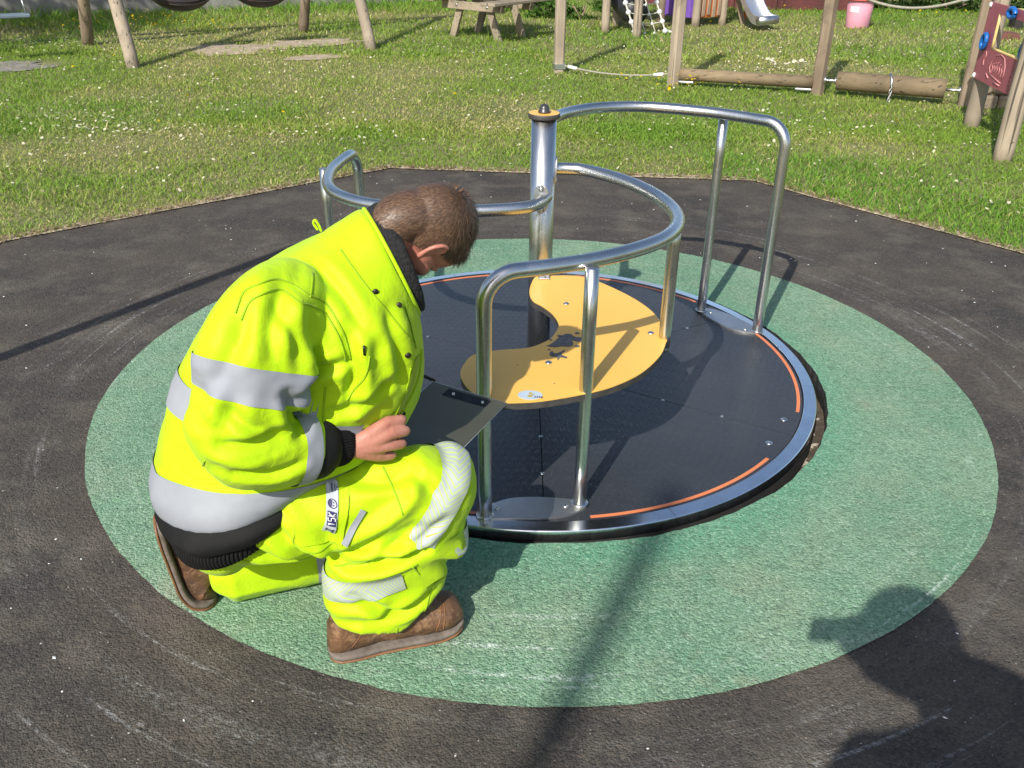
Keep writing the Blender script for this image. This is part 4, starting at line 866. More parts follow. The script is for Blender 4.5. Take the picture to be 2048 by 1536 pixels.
def vnormals(P, Q):
    N = np.cross(P[Q[:, 2]] - P[Q[:, 0]], P[Q[:, 3]] - P[Q[:, 1]]); n = len(P)
    S = np.stack([sum(np.bincount(Q[:, c], N[:, k], n) for c in range(4)) for k in range(3)], 1); return S / np.linalg.norm(S, axis=1)[:, None].clip(1e-9)
def folds(P, N, L, smin):
    """cloth folds drawn on his right side: ridges (+) and creases (-) along curves in the forward/up plane"""
    D = np.zeros(len(P)); q = P[:, [0, 2]]; side = np.clip((P[:, 1] - smin) / .05, 0, 1) * np.clip(N[:, 1] * 2 + .6, 0, 1)
    for amp, w, pts in L:
        c = spline(np.array(pts), 6); t = np.linspace(0, 1, len(c)); best = np.full(len(P), 9.); tt = np.zeros(len(P))
        for i in range(len(c) - 1):
            e = c[i + 1] - c[i]; u = np.clip(((q - c[i]) @ e) / (e @ e), 0, 1); d = np.linalg.norm(q - c[i] - u[:, None] * e, axis=1); m = d < best; best[m] = d[m]; tt[m] = (t[i] + (t[1]) * u)[m]
        tp = np.clip(np.sin(math.pi * (tt * .9 + .05)), 0, 1) ** .6
        w = w * .85; D += 1.25 * amp * tp * (np.exp(-(best / w) ** 2) - .45 * np.exp(-((best - 2.1 * w) / (w * 1.1)) ** 2))
    return D * side
def crumple(P, N, amp, size, seed, stretch=(1, 1, 1)):
    q = P * np.array(stretch) / size; n1 = vnoise(q + .6 * np.c_[vnoise(q, seed + 1), vnoise(q, seed + 2), vnoise(q, seed + 3)], seed); return amp * (1 - 2 * np.abs(n1)) 
def bvh_of(P, Q): return BVHTree.FromPolygons([Vector(p) for p in P], [tuple(q) for q in Q.tolist()])
def grid(name, rows, mat, parent, closed=False, uvs=None, smooth=True):
    """rows: list of (n,3) arrays in world space"""
    A = np.array(rows); m, n = A.shape[:2]; F = []
    for i in range(m - 1):
        for j in range(n if closed else n - 1): F.append((i * n + j, i * n + (j + 1) % n, (i + 1) * n + (j + 1) % n, (i + 1) * n + j))
    o = mo(name, A.reshape(-1, 3), F, mat, parent, smooth)
    if uvs is not None:
        uv = o.data.uv_layers.new(name='uv'); w, L = uvs; k = 0
        for f, p in zip(F, o.data.polygons):
            for c, li in enumerate(p.loop_indices):
                i = f[c] // n; j = f[c] % n
                if c in (1, 2) and j == 0 and closed: j = n
                uv.data[li].uv = (i / (m - 1), j / (n if closed else n - 1) * L / w)
    return o
def ringband(bvh, c, d1, d2, nrm, offs, angs, off=.003, rmax=.6, keep=None):
    rows = []; c, d1, d2, nrm = [np.asarray(x, float) for x in (c, d1, d2, nrm)]
    for o in offs:
        row = []; last = None
        for i, a in enumerate(angs):
            d = d1 * math.cos(a) + d2 * math.sin(a); d = d / np.linalg.norm(d); w0 = Bd([c + nrm * o])[0]; wd = Bd([c + nrm * o + d])[0] - w0
            h = bvh.ray_cast(Vector(w0), Vector(wd), rmax); lim = keep[i] if keep is not None else 9
            if h[0] is not None and h[3] < lim: r_ = h[3]
            else: r_ = last if last is not None and keep is None else (lim - .035 if keep is not None else .1)
            last = r_; row.append(w0 + wd * (r_ + off))
        rows.append(np.array(row))
    return rows
def side_hit(bvh, f, z, off=.002, s0=.7):
    w0 = Bd([(f, s0, z)])[0]; h = bvh.ray_cast(Vector(w0), Vector(-MS), 1.2)
    if h[0] is None: return None
    return np.array(h[0]) + MS * off
def seam(bvh, pts, r=.0022, off=.0006, n=8):
    P = [side_hit(bvh, f, z, off) for f, z in spline(np.array(pts), n)]; P = [p for p in P if p is not None]; out = [P[0]]
    for p in P[1:]:
        if np.linalg.norm(p - out[-1]) > .06: break
        out.append(p)
    return tube(out if len(out) > 2 else list(np.linspace(P[0], P[0] + MS * .004, 3)), r, 6)

def m_hivis(name, c, c2):
    k = NT(name); n = k.noise(6, 4, .6); f = k.noise(1.0, 2, .5, k.coord((900, 900, 900))); cr = k.noise(22, 4, .7, dist=.8)
    k.set(Base_Color=k.mix(k.ramp(n, .35, .68), c, c2), Roughness=.62, Normal=k.bump(f, .12, .0006, k.bump(k.math('ABSOLUTE', k.math('SUBTRACT', k.noise(16, 3, .55, dist=1.2), .5)), .26, .012, k.bump(cr, .15, .005)))); k.b.inputs['Specular IOR Level'].default_value = .25
    k.b.inputs['Sheen Weight'].default_value = .08
    return k.m
HV = m_hivis('fluorescent_yellow_cloth', (.415, .62, .003), (.38, .59, .0025)); HVD = m_hivis('fluorescent_yellow_stitching', (.27, .43, .003), (.25, .40, .003))
BLK = plain('black_jacket_cloth', (.0055, .0055, .006), (.010, .010, .010), 20, .75, bump=(160, .35, .002), spec=.22); RIB = plain('black_knit', (.006, .006, .006), (.010, .010, .010), 80, .9, spec=.2)
FLE = plain('black_fleece', (.009, .009, .0095), (.024, .024, .025), 130, 1.0, bump=(170, 1.0, .012))
def m_tape(chev):
    k = NT('chevron_reflective_tape' if chev else 'silver_reflective_tape'); n = k.noise(7, 4, .6); c = k.mix(k.ramp(n, .35, .65), (.27, .285, .31), (.235, .25, .28))
    if chev:
        uv = k.n('ShaderNodeUVMap', uv_map='uv'); s = k.n('ShaderNodeSeparateXYZ'); k.l(uv.outputs[0], s.inputs[0]); c = k.mix(k.ramp(n, .35, .65), (.36, .39, .385), (.32, .35, .35))
        t = k.math('FRACT', k.math('MULTIPLY', k.math('ADD', s.outputs[1], k.math('MULTIPLY', k.math('ABSOLUTE', k.math('SUBTRACT', s.outputs[0], .5)), 1.1)), 4.6)); c = k.mix(k.math('LESS_THAN', t, .17), c, (.42, .62, .01))
    k.set(Base_Color=c, Roughness=.68, Metallic=.0, Normal=k.bump(k.noise(60, 3, .6), .12, .002)); return k.m
TAPE, CHEV = m_tape(False), m_tape(True)
def m_leather():
    k = NT('worn_brown_leather'); n = k.noise(17, 6, .7); f = k.noise(120, 4, .6); w = k.noise(34, 5, .7, k.coord(loc=(4, 0, 0)))
    c = k.mix(k.ramp(n, .35, .65), (.155, .078, .036), (.070, .033, .017)); c = k.mix(k.math('MULTIPLY', k.ramp(w, .52, .68), .75), c, (.31, .18, .09)); c = k.mix(k.math('MULTIPLY', k.ramp(k.noise(9, 4, .6, k.coord(loc=(0, 7, 0))), .56, .72), .7), c, (.028, .018, .012))
    k.set(Base_Color=c, Roughness=.55, Normal=k.bump(k.math('ADD', f, k.math('MULTIPLY', w, 1.4)), .5, .004)); return k.m
LEA = m_leather(); SOLE = plain('grey_boot_sole', (.17, .14, .115), (.095, .075, .06), 30, .75, bump=(60, .5, .004)); OUTS = plain('tan_outsole', (.22, .10, .04), (.14, .065, .028), 18, .5, bump=(40, .4, .004))
def m_skin():
    k = NT('warm_skin'); n = k.noise(25, 4, .6); f = k.noise(160, 4, .6); b = k.noise(9, 3, .6)  # skin tone with random redder blotches
    c = k.mix(k.ramp(n, .35, .65), (.46, .205, .145), (.38, .150, .105)); c = k.mix(k.math('MULTIPLY', k.ramp(b, .5, .7), .4), c, (.44, .15, .11))
    k.set(Base_Color=c, Roughness=.52, Normal=k.bump(k.math('ADD', f, k.noise(60, 3, .6, dist=.6)), .32, .0022)); k.b.inputs['Subsurface Weight'].default_value = .12; k.b.inputs['Subsurface Radius'].default_value = (.012, .004, .002); k.b.inputs['Subsurface Scale'].default_value = .6; return k.m
SKIN = m_skin()
JF = [
    (-0.012, 0.012, [(0.097, 0.753), (0.147, 0.777), (0.206, 0.789)]),
    (-0.016, 0.013, [(0.081, 0.777), (0.088, 0.71), (0.1, 0.671)]),
    (0.008, 0.02, [(0.134, 0.843), (0.109, 0.783)]),
    (-0.007, 0.018, [(0.038, 0.94), (0.003, 0.875)]),
    (-0.01, 0.014, [(0.133, 0.897), (0.141, 0.833), (0.151, 0.788)]),
    (-0.012, 0.012, [(-0.052, 0.699), (0.021, 0.693), (0.088, 0.704)]),
    (0.009, 0.016, [(-0.073, 0.675), (-0.003, 0.653), (0.073, 0.651)]),
    (-0.009, 0.011, [(-0.031, 0.632), (0.032, 0.612), (0.091, 0.617)]),
    (-0.007, 0.018, [(0.094, 0.962), (0.067, 0.886), (0.067, 0.844)]),
    (-0.008, 0.015, [(-0.069, 0.814), (-0.087, 0.743)]),
    (-0.01, 0.014, [(0.214, 0.853), (0.22, 0.775), (0.203, 0.709)]),
    (0.009, 0.02, [(0.236, 0.817), (0.24, 0.726), (0.208, 0.649)]),
    (-0.01, 0.014, [(0.164, 0.676), (0.238, 0.687), (0.304, 0.723)]),
    (-0.01, 0.014, [(0.3, 0.867), (0.316, 0.773), (0.323, 0.7)]),
    (-0.008, 0.018, [(0.016, 0.913), (-0.032, 0.835), (-0.065, 0.797)]),
    (-0.007, 0.02, [(0.113, 0.965), (0.046, 0.889)]),
    (-0.006, 0.02, [(0.182, 0.993), (0.117, 0.947)]),
    (-0.009, 0.013, [(0.087, 0.936), (0.108, 0.873), (0.111, 0.809)]),
    (-0.008, 0.012, [(-0.031, 0.765), (0.009, 0.725), (0.064, 0.709)]),
    (-0.006, 0.02, [(-0.003, 0.844), (-0.021, 0.774), (-0.056, 0.715)]),
    (-0.008, 0.014, [(0.174, 0.953), (0.218, 0.906), (0.243, 0.849)]),
]
TF = [
    (-0.014, 0.014, [(0.02, 0.425), (0.075, 0.344), (0.159, 0.294)]),
    (0.012, 0.02, [(0.118, 0.333), (0.21, 0.379), (0.304, 0.438), (0.341, 0.496)]),
    (-0.012, 0.014, [(0.228, 0.304), (0.288, 0.36), (0.348, 0.387)]),
    (-0.016, 0.014, [(-0.078, 0.383), (0.009, 0.327), (0.114, 0.294)]),
    (-0.008, 0.015, [(0.329, 0.499), (0.373, 0.443)]),
    (-0.024, 0.013, [(0.17, 0.288), (0.25, 0.299), (0.333, 0.318)]),
    (-0.012, 0.014, [(0.176, 0.217), (0.265, 0.147), (0.351, 0.168)]),
    (-0.011, 0.014, [(0.158, 0.132), (0.241, 0.135), (0.314, 0.148)]),
    (-0.008, 0.012, [(0.15, 0.187), (0.22, 0.187)]),
    (-0.012, 0.016, [(0.367, 0.283), (0.414, 0.212), (0.393, 0.125)]),
    (-0.01, 0.014, [(0.087, 0.461), (0.133, 0.384), (0.139, 0.327)]),
    (0.01, 0.02, [(-0.022, 0.422), (0.035, 0.368), (0.119, 0.346)]),
    (-0.01, 0.013, [(0.196, 0.489), (0.262, 0.487), (0.329, 0.499)]),
    (-0.01, 0.012, [(0.264, 0.338), (0.323, 0.351), (0.383, 0.393)]),
    (0.012, 0.016, [(0.356, 0.3), (0.421, 0.269), (0.459, 0.304)]),
    (-0.01, 0.012, [(0.189, 0.076), (0.273, 0.066), (0.336, 0.095)]),
    (-0.009, 0.014, [(-0.127, 0.396), (-0.091, 0.36), (-0.035, 0.318)]),
]
man = thing('person', tuple(Bd([(.1, .05, 0)])[0]), 'man in fluorescent yellow jacket and trousers kneeling beside the carousel with a clipboard', 'person')
# ---- trousers
shinR = torso([((.120, .118), (.338, .070), .190, .070), ((.113, .135), (.348, .088), .185, .073), ((.114, .17), (.378, .14), .185, .077), ((.126, .255), (.428, .245), .185, .083), ((.165, .318), (.458, .33), .184, .086), ((.24, .365), (.480, .415), .183, .088), ((.325, .425), (.470, .478), .183, .080), ((.365, .47), (.435, .508), .183, .05)], p=2.3)
thighR = limb([(-.085, .068, .355), (.0, .092, .366), (.10, .135, .388), (.22, .160, .400), (.32, .176, .418), (.395, .183, .432)], [.105, .115, .112, .100, .095, .082], [.092, .098, .100, .096, .090, .083])
pelv = ell((-.085, .03, .325), (.095, .140, .105))
thighL = limb([(-.05, -.05, .35), (.06, -.08, .28), (.18, -.095, .18), (.27, -.10, .10)], [.110, .108, .10, .085])
shinL = limb([(.29, -.10, .085), (.17, -.10, .088), (.03, -.10, .090), (-.06, -.10, .092), (-.085, -.10, .092)], [.082, .084, .090, .094, .094], [.082, .080, .082, .084, .084])
P, Q = remesh([shinR, thighR, pelv, thighL, shinL], .0048, 8); N = vnormals(P, Q)
D = folds(P, N, TF, .05) + crumple(P, N, .0042, .16, 5, (1, 1, 1.3)) + crumple(P, N, .0006, .035, 6)
wl_ = np.clip(1 - np.abs(P[:, 2] - .14) / .12, 0, 1) * (P[:, 1] > .06); D += wl_ * .0030 * np.sin((P[:, 2] * 1.0 - P[:, 0] * .55 + .02 * vnoise(P * 9, 3)) * 95)
tw = np.clip(1 - np.abs(P[:, 0] + .0) / .2, 0, 1) * (P[:, 1] > .05); D += tw * .0035 * np.sin((P[:, 0] * .75 + P[:, 2] * 1.0 + .03 * vnoise(P * 7, 4)) * 80)
P = P + N * D[:, None]; P[:, 2] = np.maximum(P[:, 2], .006); P = smoothen(P, Q, 1, .2); WT = Bd(P)
trou = npmesh('trousers', WT, Q, HV, man, smooth=True); bt = bvh_of(WT, Q)
def at_(c, d1, ang): pass
full = np.linspace(0, 2 * math.pi, 193)[:-1]; S_ = (0, 1, 0)
u1 = np.array([.545, 0, .838]); n1 = np.array([.838, 0, -.545])
grid('reflective_band', ringband(bt, (.372, .180, .402), u1, S_, n1, np.linspace(-.034, .034, 18), np.linspace(-1.5, 2.25, 120), .0045), CHEV, trou, False, (.068, .40))
u2 = np.array([.985, 0, .17]); n2 = np.array([-.17, 0, .985])
grid('reflective_band', ringband(bt, (.30, .185, .252), u2, S_, n2, np.linspace(-.030, .030, 16), np.linspace(1.75, 3.6, 60), .0045), CHEV, trou, False, (.06, .33)); grid('reflective_band', ringband(bt, (.30, .185, .262), u2, S_, n2, np.linspace(-.026, .026, 14), np.linspace(-.9, .62, 40), .0045), CHEV, trou, False, (.06, .2))
grid('reflective_band', ringband(bt, (.155, -.10, .085), (0, 0, 1), S_, (1, 0, 0), np.linspace(-.03, .03, 5), np.linspace(-.6, 2.2, 40)), TAPE, trou, False)
# knee flap, pocket, seams, care label
def patch(name, poly, mat, parent, bvh, off=.003, n=9):
    """cloth patch: quad (f,z corners) laid over the surface from his right"""
    a, b, c, d = [np.array(q) for q in poly]; rows = []
    for i in np.linspace(0, 1, n):
        p, q = a + (d - a) * i, b + (c - b) * i; row = []
        for j in np.linspace(0, 1, n):
            h = side_hit(bvh, *(p + (q - p) * j), off); row.append(h if h is not None else (row[-1] if row else Bd([(p[0], .2, p[1])])[0]))
        rows.append(np.array(row))
    return grid(name, rows, mat, parent)
patch('knee_flap', [(.318, .295), (.455, .338), (.464, .255), (.330, .205)], HV, trou, bt, .0075)
patch('cargo_pocket', [(.075, .487), (.196, .502), (.158, .362), (.062, .376)], HV, trou, bt, .005)
patch('pocket_piping', [(.206, .446), (.217, .438), (.168, .362), (.157, .370)], TAPE, trou, bt, .0075)
LBL = plain('grey_label_strip', (.40, .43, .46), (.36, .39, .42), 20, .5); lb0 = np.array([(.147, .500), (.170, .491), (.145, .391), (.122, .400)])
lab = patch('label_strip', [tuple(q) for q in lb0], LBL, trou, bt, .0085, 12)
def lq(u, v): return tuple((lb0[0] + (lb0[1] - lb0[0]) * u) + (lb0[3] - lb0[0]) * v)
def lpatch(u0, u1_, v0, v1, mat, off=.0098): return patch('label_print', [lq(u0, v0), lq(u1_, v0), lq(u1_, v1), lq(u0, v1)], mat, lab, bt, off, 4)
lpatch(.12, .90, .48, .76, MT['navy'])
# digits 1 5 K reading up the strip: strokes in a cell (x along reading direction, y across)
def stroke(cell, pts, mat, off=.0108, wd=.0013):
    v0, v1 = cell; P = []
    for x, y in pts:
        h = side_hit(bt, *lq(.82 - .62 * (1 - y) * 1.0, v1 + (v0 - v1) * x), off); P.append(h)
    v, f = tube(spline(np.array(P), 2), wd, 5); mo('label_print', v, f, mat, lab, True)
stroke((.665, .735), [(.2, .25), (.5, 0), (.5, 1)], MT['white']); stroke((.575, .655), [(.9, 0), (.2, 0), (.2, .42), (.75, .42), (.9, .7), (.7, 1), (.15, 1)], MT['white'])
stroke((.495, .565), [(.15, 0), (.15, 1)], MT['white']); stroke((.495, .565), [(.95, 0), (.2, .5), (.95, 1)], MT['white'])
a = np.linspace(0, 2 * math.pi, 13); 
v, f = tube([side_hit(bt, *lq(.5 + .36 * math.sin(t), .345 + .075 * math.cos(t)), .0105) for t in a], .0009, 5, False); mo('label_print', v, f, MT['navy'], lab, True); lpatch(.22, .48, .29, .40, MT['navy']); lpatch(.56, .64, .31, .335, MT['navy']); lpatch(.56, .64, .36, .385, MT['navy'])
for q in ((.18, .82, .86, .885), (.18, .82, .91, .93), (.68, .82, .83, .97), (.18, .28, .84, .95), (.44, .54, .06, .16), (.70, .76, .05, .14), (.86, .92, .06, .09)): lpatch(*[q[0], q[1], q[2], q[3]], MT['navy'])
for pts in ([(.088, .487), (.070, .42), (.062, .372), (.10, .352), (.158, .362)], [(.335, .285), (.36, .20), (.335, .12), (.33, .055)], [(.305, .285), (.362, .200), (.462, .262)], [(.265, .10), (.26, .055)], [(-.10, .33), (.0, .30), (.13, .285), (.22, .30)], [(.27, .505), (.285, .46), (.29, .43)]):
    v, f = seam(bt, pts); mo('seam', v, f, HVD, trou, True)
# ---- jacket
TR = [((-.205, .400), (.150, .470), .03, .188), ((-.212, .455), (.20, .490), .03, .194), ((-.190, .53), (.30, .500), .03, .186), ((-.163, .60), (.352, .520), .03, .182), ((-.117, .705), (.388, .575), .03, .188), ((-.060, .788), (.402, .640), .03, .198), (( .000, .856), (.404, .695), .03, .206), ((.080, .914), (.402, .735), .03, .200), ((.160, .956), (.398, .762), .03, .178), ((.215, .983), (.397, .775), .03, .148), ((.255, 1.002), (.394, .778), .03, .130), ((.298, 1.022), (.394, .788), .03, .113)]
tor = torso(TR, p=2.0, seg=64)
ARM = [(.130, .120, .885), (.080, .188, .875), (.042, .222, .838), (.022, .238, .786), (.000, .247, .730), (-.022, .252, .686), (-.006, .252, .645), (.045, .244, .622), (.092, .230, .608), (.118, .221, .600)]
slR = limb(ARM, [.090, .100, .104, .104, .099, .092, .084, .077, .071, .066], [.076, .084, .086, .084, .080, .076, .072, .068, .064, .061])
ARL = [(.165, -.07, .800), (.13, -.14, .765), (.09, -.205, .72), (.06, -.22, .63), (.12, -.20, .575), (.20, -.165, .555), (.245, -.14, .55)]
slL = limb(ARL, [.090, .095, .095, .09, .085, .078, .07])
P, Q = remesh([tor, slR, slL], .0048, 9); N = vnormals(P, Q)
near = np.clip((P[:, 1] - .12) / .06, 0, 1)
D = folds(P, N, JF, .06) + crumple(P, N, .0050, .18, 15) + crumple(P, N, .0008, .04, 16)
el = np.array(ARM[4]); de = np.linalg.norm(P - el, axis=1); D += np.clip(1 - de / .13, 0, 1) * .0055 * np.sin((P[:, 2] * 1.1 + P[:, 0] * .5 + .025 * vnoise(P * 9, 33)) * 105) * near
ch = np.clip(1 - np.linalg.norm(P[:, [0, 2]] - (.26, .72), axis=1) / .16, 0, 1) * np.clip(N[:, 1] * 2, 0, 1); D += ch * .0045 * np.sin((P[:, 0] * 1.0 - P[:, 2] * .35 + .03 * vnoise(P * 8, 35)) * 78)
P = P + N * D[:, None]; P = smoothen(P, Q, 1, .2); WJ = Bd(P)
jack = npmesh('jacket', WJ, Q, HV, man, smooth=True); bj = bvh_of(WJ, Q)
AT = spline(np.array([np.r_[(b[0] + f[0]) / 2, s, (b[1] + f[1]) / 2, (f[0] - b[0]) / 2, (f[1] - b[1]) / 2, h] for b, f, s, h in TR]), 10)
def tband(t0, t1, nm, mat, off, extra=.022, ang=None):
    rows = []; m = 16
    for t in np.linspace(t0, t1, m):
        x = t * 10; i = int(min(x, len(AT) - 2)); r_ = AT[i] + (AT[i + 1] - AT[i]) * (x - i); row = []
        for a in (full if ang is None else ang):
            c, s = math.cos(a), math.sin(a); c = math.copysign(abs(c) ** (2 / 2.0), c); s = math.copysign(abs(s) ** (2 / 2.0), s)
            v = np.array([r_[3] * c, r_[5] * s, r_[4] * c]); L = np.linalg.norm(v); w0 = Bd([r_[:3]])[0]; wd = Bd([r_[:3] + v / L])[0] - w0; h = bj.ray_cast(Vector(w0), Vector(wd), L + extra)
            row.append(w0 + wd * ((h[3] if h[0] is not None else L - .004) + off))
        rows.append(np.array(row))
    return grid(nm, rows, mat, jack, ang is None)
tband(3.5, 4.15, 'reflective_band', TAPE, .003, ang=np.linspace(1.2, 5.6, 150)); tband(.15, 1.85, 'reflective_band', TAPE, .003)
def aband(i0, i1, off=.003, mat=TAPE, nm='reflective_band'):
    AS = spline(np.array(ARM), 10); rows = []
    for t in np.linspace(i0, i1, 16):
        i = int(t * 10); c = AS[i] + (AS[i + 1] - AS[i]) * (t * 10 - i); T = AS[i + 1] - AS[i - 1]; T /= np.linalg.norm(T); v = np.array(S_, float) - T * (T @ np.array(S_, float)); v /= np.linalg.norm(v); u = np.cross(v, T)
        rows.append(ringband(bj, c, u, v, T, [0.], full, off, .15, [.135] * len(full))[0])
    return grid(nm, rows, mat, jack, True)
aband(2.45, 3.45); aband(7.7, 8.6)
# black hem, knitted rib, cuffs
hem = torso([((-.176, .325), (.120, .430), .03, .176), ((-.198, .340), (.140, .440), .03, .194), ((-.212, .370), (.155, .455), .03, .202), ((-.200, .415), (.155, .472), .03, .186), ((-.180, .45), (.140, .485), .03, .165)], p=2.05, seg=120, sub=6)
v, f = hem; q = v.copy(); cc = q.mean(0); nr = q - cc; nr /= np.linalg.norm(nr, axis=1)[:, None]; q += nr * ((crumple(q, None, .006, .07, 44) + .004 * np.sin(np.arctan2(q[:, 1], q[:, 0]) * 9)) * np.clip((.43 - q[:, 2]) / .05, 0, 1))[:, None]; hm = mo('black_hem', Bd(q), f, BLK, jack, True)
seg = 330; v, f = torso([((-.172, .275), (.095, .395), .03, .165), ((-.188, .285), (.108, .405), .03, .175), ((-.196, .31), (.118, .42), .03, .180), ((-.190, .338), (.122, .435), .03, .180)], p=2.1, seg=seg, sub=5); cc = v.mean(0); nr = v - cc; nr /= np.linalg.norm(nr, axis=1)[:, None]; rr = (np.arange(len(v)) % seg) % 3 == 0; v = v - nr * (rr * .0032)[:, None]; mo('rib_hem', Bd(v), f, RIB, jack)
for Aend, sg in ((ARM, 1), (ARL, -1)):
    e0, e1 = np.array(Aend[-2]), np.array(Aend[-1]); T = (e1 - e0) / np.linalg.norm(e1 - e0); T = (T + np.array([.25, -.06 * sg, -.02])); T /= np.linalg.norm(T)
    cu = limb([e1 - T * .03, e1 + T * .005, e1 + T * .035], [.067, .070, .062], [.063, .065, .058], seg=48); mo('cuff', Bd(cu[0]), cu[1], BLK, jack, True)
    cu = limb([e1 + T * .03, e1 + T * .055, e1 + T * .080], [.054, .049, .045], [.051, .046, .042], seg=150); nr = cu[0] - e1; nr -= np.outer(nr @ T, T); nr /= np.linalg.norm(nr, axis=1)[:, None].clip(1e-6); rr = (np.arange(len(cu[0])) % 150) % 3 == 0; mo('rib_cuff', Bd(cu[0] - nr * (rr * .002)[:, None]), cu[1], RIB, jack)
# fleece-lined collar mouth
v, f = torso([((.285, .985), (.392, .815), .03, .088), ((.304, 1.022), (.396, .796), .03, .109), ((.330, 1.036), (.409, .798), .03, .109), ((.346, 1.026), (.411, .812), .03, .099), ((.346, 1.008), (.405, .83), .03, .084), ((.325, .99), (.393, .845), .03, .066)], p=2.0, seg=72, sub=5); cc = v.mean(0); nr = v - cc; nr /= np.linalg.norm(nr, axis=1)[:, None]; v += nr * (fbm(v * 90, 2, 3) * .005)[:, None]; mo('fleece_lining', Bd(v), f, FLE, jack, True)
a = np.linspace(0, 2 * math.pi, 73); cB, cF = np.array([.299, 1.0245]), np.array([.3955, .7875]); v, f = tube(Bd([np.r_[((cB + cF) / 2 + (cF - cB) / 2 * math.cos(t))[0] + .003, .03 + .1135 * math.sin(t), ((cB + cF) / 2 + (cF - cB) / 2 * math.cos(t))[1]] for t in a]), .0042, 8, False); mo('collar_edge', v, f, HV, jack, True)
# collar edge, seams, placket, studs
for pts in ([(.010, .930), (.035, .962), (.080, .972), (.134, .945), (.181, .902), (.205, .850), (.215, .79)], [(.018, .918), (.042, .950), (.082, .958), (.130, .932), (.172, .892), (.195, .845), (.205, .79)], [(.150, .930), (.170, .96)], [(.232, .975), (.262, .925), (.298, .872), (.335, .815), (.365, .765)], [(.20, .70), (.235, .75), (.25, .80)], [(.30, .60), (.33, .66), (.345, .73)], [(.16, .74), (.15, .66), (.17, .61)], [(-.085, .66), (-.095, .60), (-.085, .555)]):
    v, f = seam(bj, pts); mo('seam', v, f, HVD, jack, True)
DK = plain('dark_stud', (.02, .018, .012), (.05, .045, .03), 60, .4, .5)
for f_, z_ in ((.283, .905), (.330, .868), (.338, .765), (.330, .602)):
    h = side_hit(bj, f_, z_, .001)
    if h is not None: v, f = dome(h, .0068, .004, up=MS); mo('stud', v, f, DK, jack, True)
OLV = m_hivis('olive_zip_tape', (.30, .42, .01), (.26, .38, .01)); patch('zip_tape', [(.356, .745), (.374, .745), (.330, .615), (.312, .618)], OLV, jack, bj, .003)  # darker olive strip beside the zip
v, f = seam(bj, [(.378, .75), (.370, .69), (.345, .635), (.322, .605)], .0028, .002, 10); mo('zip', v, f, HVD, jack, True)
h = side_hit(bj, .240, .815, .002); v, f = tube([h + np.array([0, 0, .010]), h, h - np.array([0, 0, .010])], .0030, 8); mo('zip_pull', v, f, DK, jack, True)
patch('collar_flap', [(.345, .865), (.392, .835), (.398, .770), (.362, .765)], HV, jack, bj, .008)
w = Bd([(.205, .0, .985)])[0]; v, f = tube(spline([w, w + (-.008, 0, .014), w + (-.003, -.004, .022), w + (.004, -.004, .010), w + (.007, -.003, -.002)], 5), .0030, 6); mo('hanging_loop', v, f, HV, jack, True)
# ---- body: head, neck, hands and what the clothes cover, one surface
HCn = np.array([.427, .035, .975]); hn = np.array([.20, -.36, -.91]); hn /= np.linalg.norm(hn); hv = np.array([.97, 0, .20]); hv -= hn * (hv @ hn); hv /= np.linalg.norm(hv); hs = np.cross(hv, hn); hs = hs if hs[1] > 0 else -hs
AX = np.array([hn, hs, hv])
HK = .95
def H(n_, s, v_): return HCn + (hn * n_ + hs * s + hv * v_) * HK
def he(c, r): return ell(H(*c), np.array(r) * HK, AX)
prt = [he((-.006, 0, .020), (.097, .075, .093)), he((.032, 0, -.030), (.064, .063, .088)), he((.045, 0, -.088), (.046, .046, .032)), he((.076, 0, .018), (.026, .052, .016)), he((.05, 0, .03), (.055, .066, .06)), he((.088, 0, -.060), (.016, .026, .012)), he((.088, 0, -.074), (.014, .022, .008))]
prt.append(limb([H(.088, 0, .008), H(.104, 0, -.018), H(.114, 0, -.036), H(.100, 0, -.046)], [.008, .010, .013, .010], [.009, .011, .015, .012], seg=16))
for sg in (-1, 1):
    prt += [he((.082, sg * .032, -.004), (.016, .016, .012)), he((.060, sg * .048, -.034), (.025, .016, .018))]
    # ear: plate, rim and lobe
    ec = lambda n_, o, v_: H(-.002 + n_, sg * (.074 + o), -.014 + v_)
    prt.append(ell(ec(-.006, .007, 0), (.017, .0055, .030), np.array([hn * .93 + hs * sg * -.36, hs * sg * .93 + hn * .36, hv])))
    prt.append(limb([ec(.010, .003, .010), ec(.006, .008, .028), ec(-.008, .015, .034), ec(-.021, .018, .022), ec(-.024, .017, .002), ec(-.016, .012, -.016), ec(-.004, .006, -.028), ec(.006, .003, -.026)], [.004, .0048, .005, .005, .005, .005, .0065, .004], seg=12))
prt.append(limb([H(-.045, 0, -.01), H(-.050, 0, -.055), (.315, .032, .925), (.24, .03, .86), (.12, .03, .70), (-.05, .03, .42)], [.054, .052, .056, .075, .10, .11], [.056, .055, .060, .09, .12, .12]))
prt += [limb([H(.02, 0, -.085), H(-.02, 0, -.115), (.33, .032, .86)], [.045, .045, .045])]
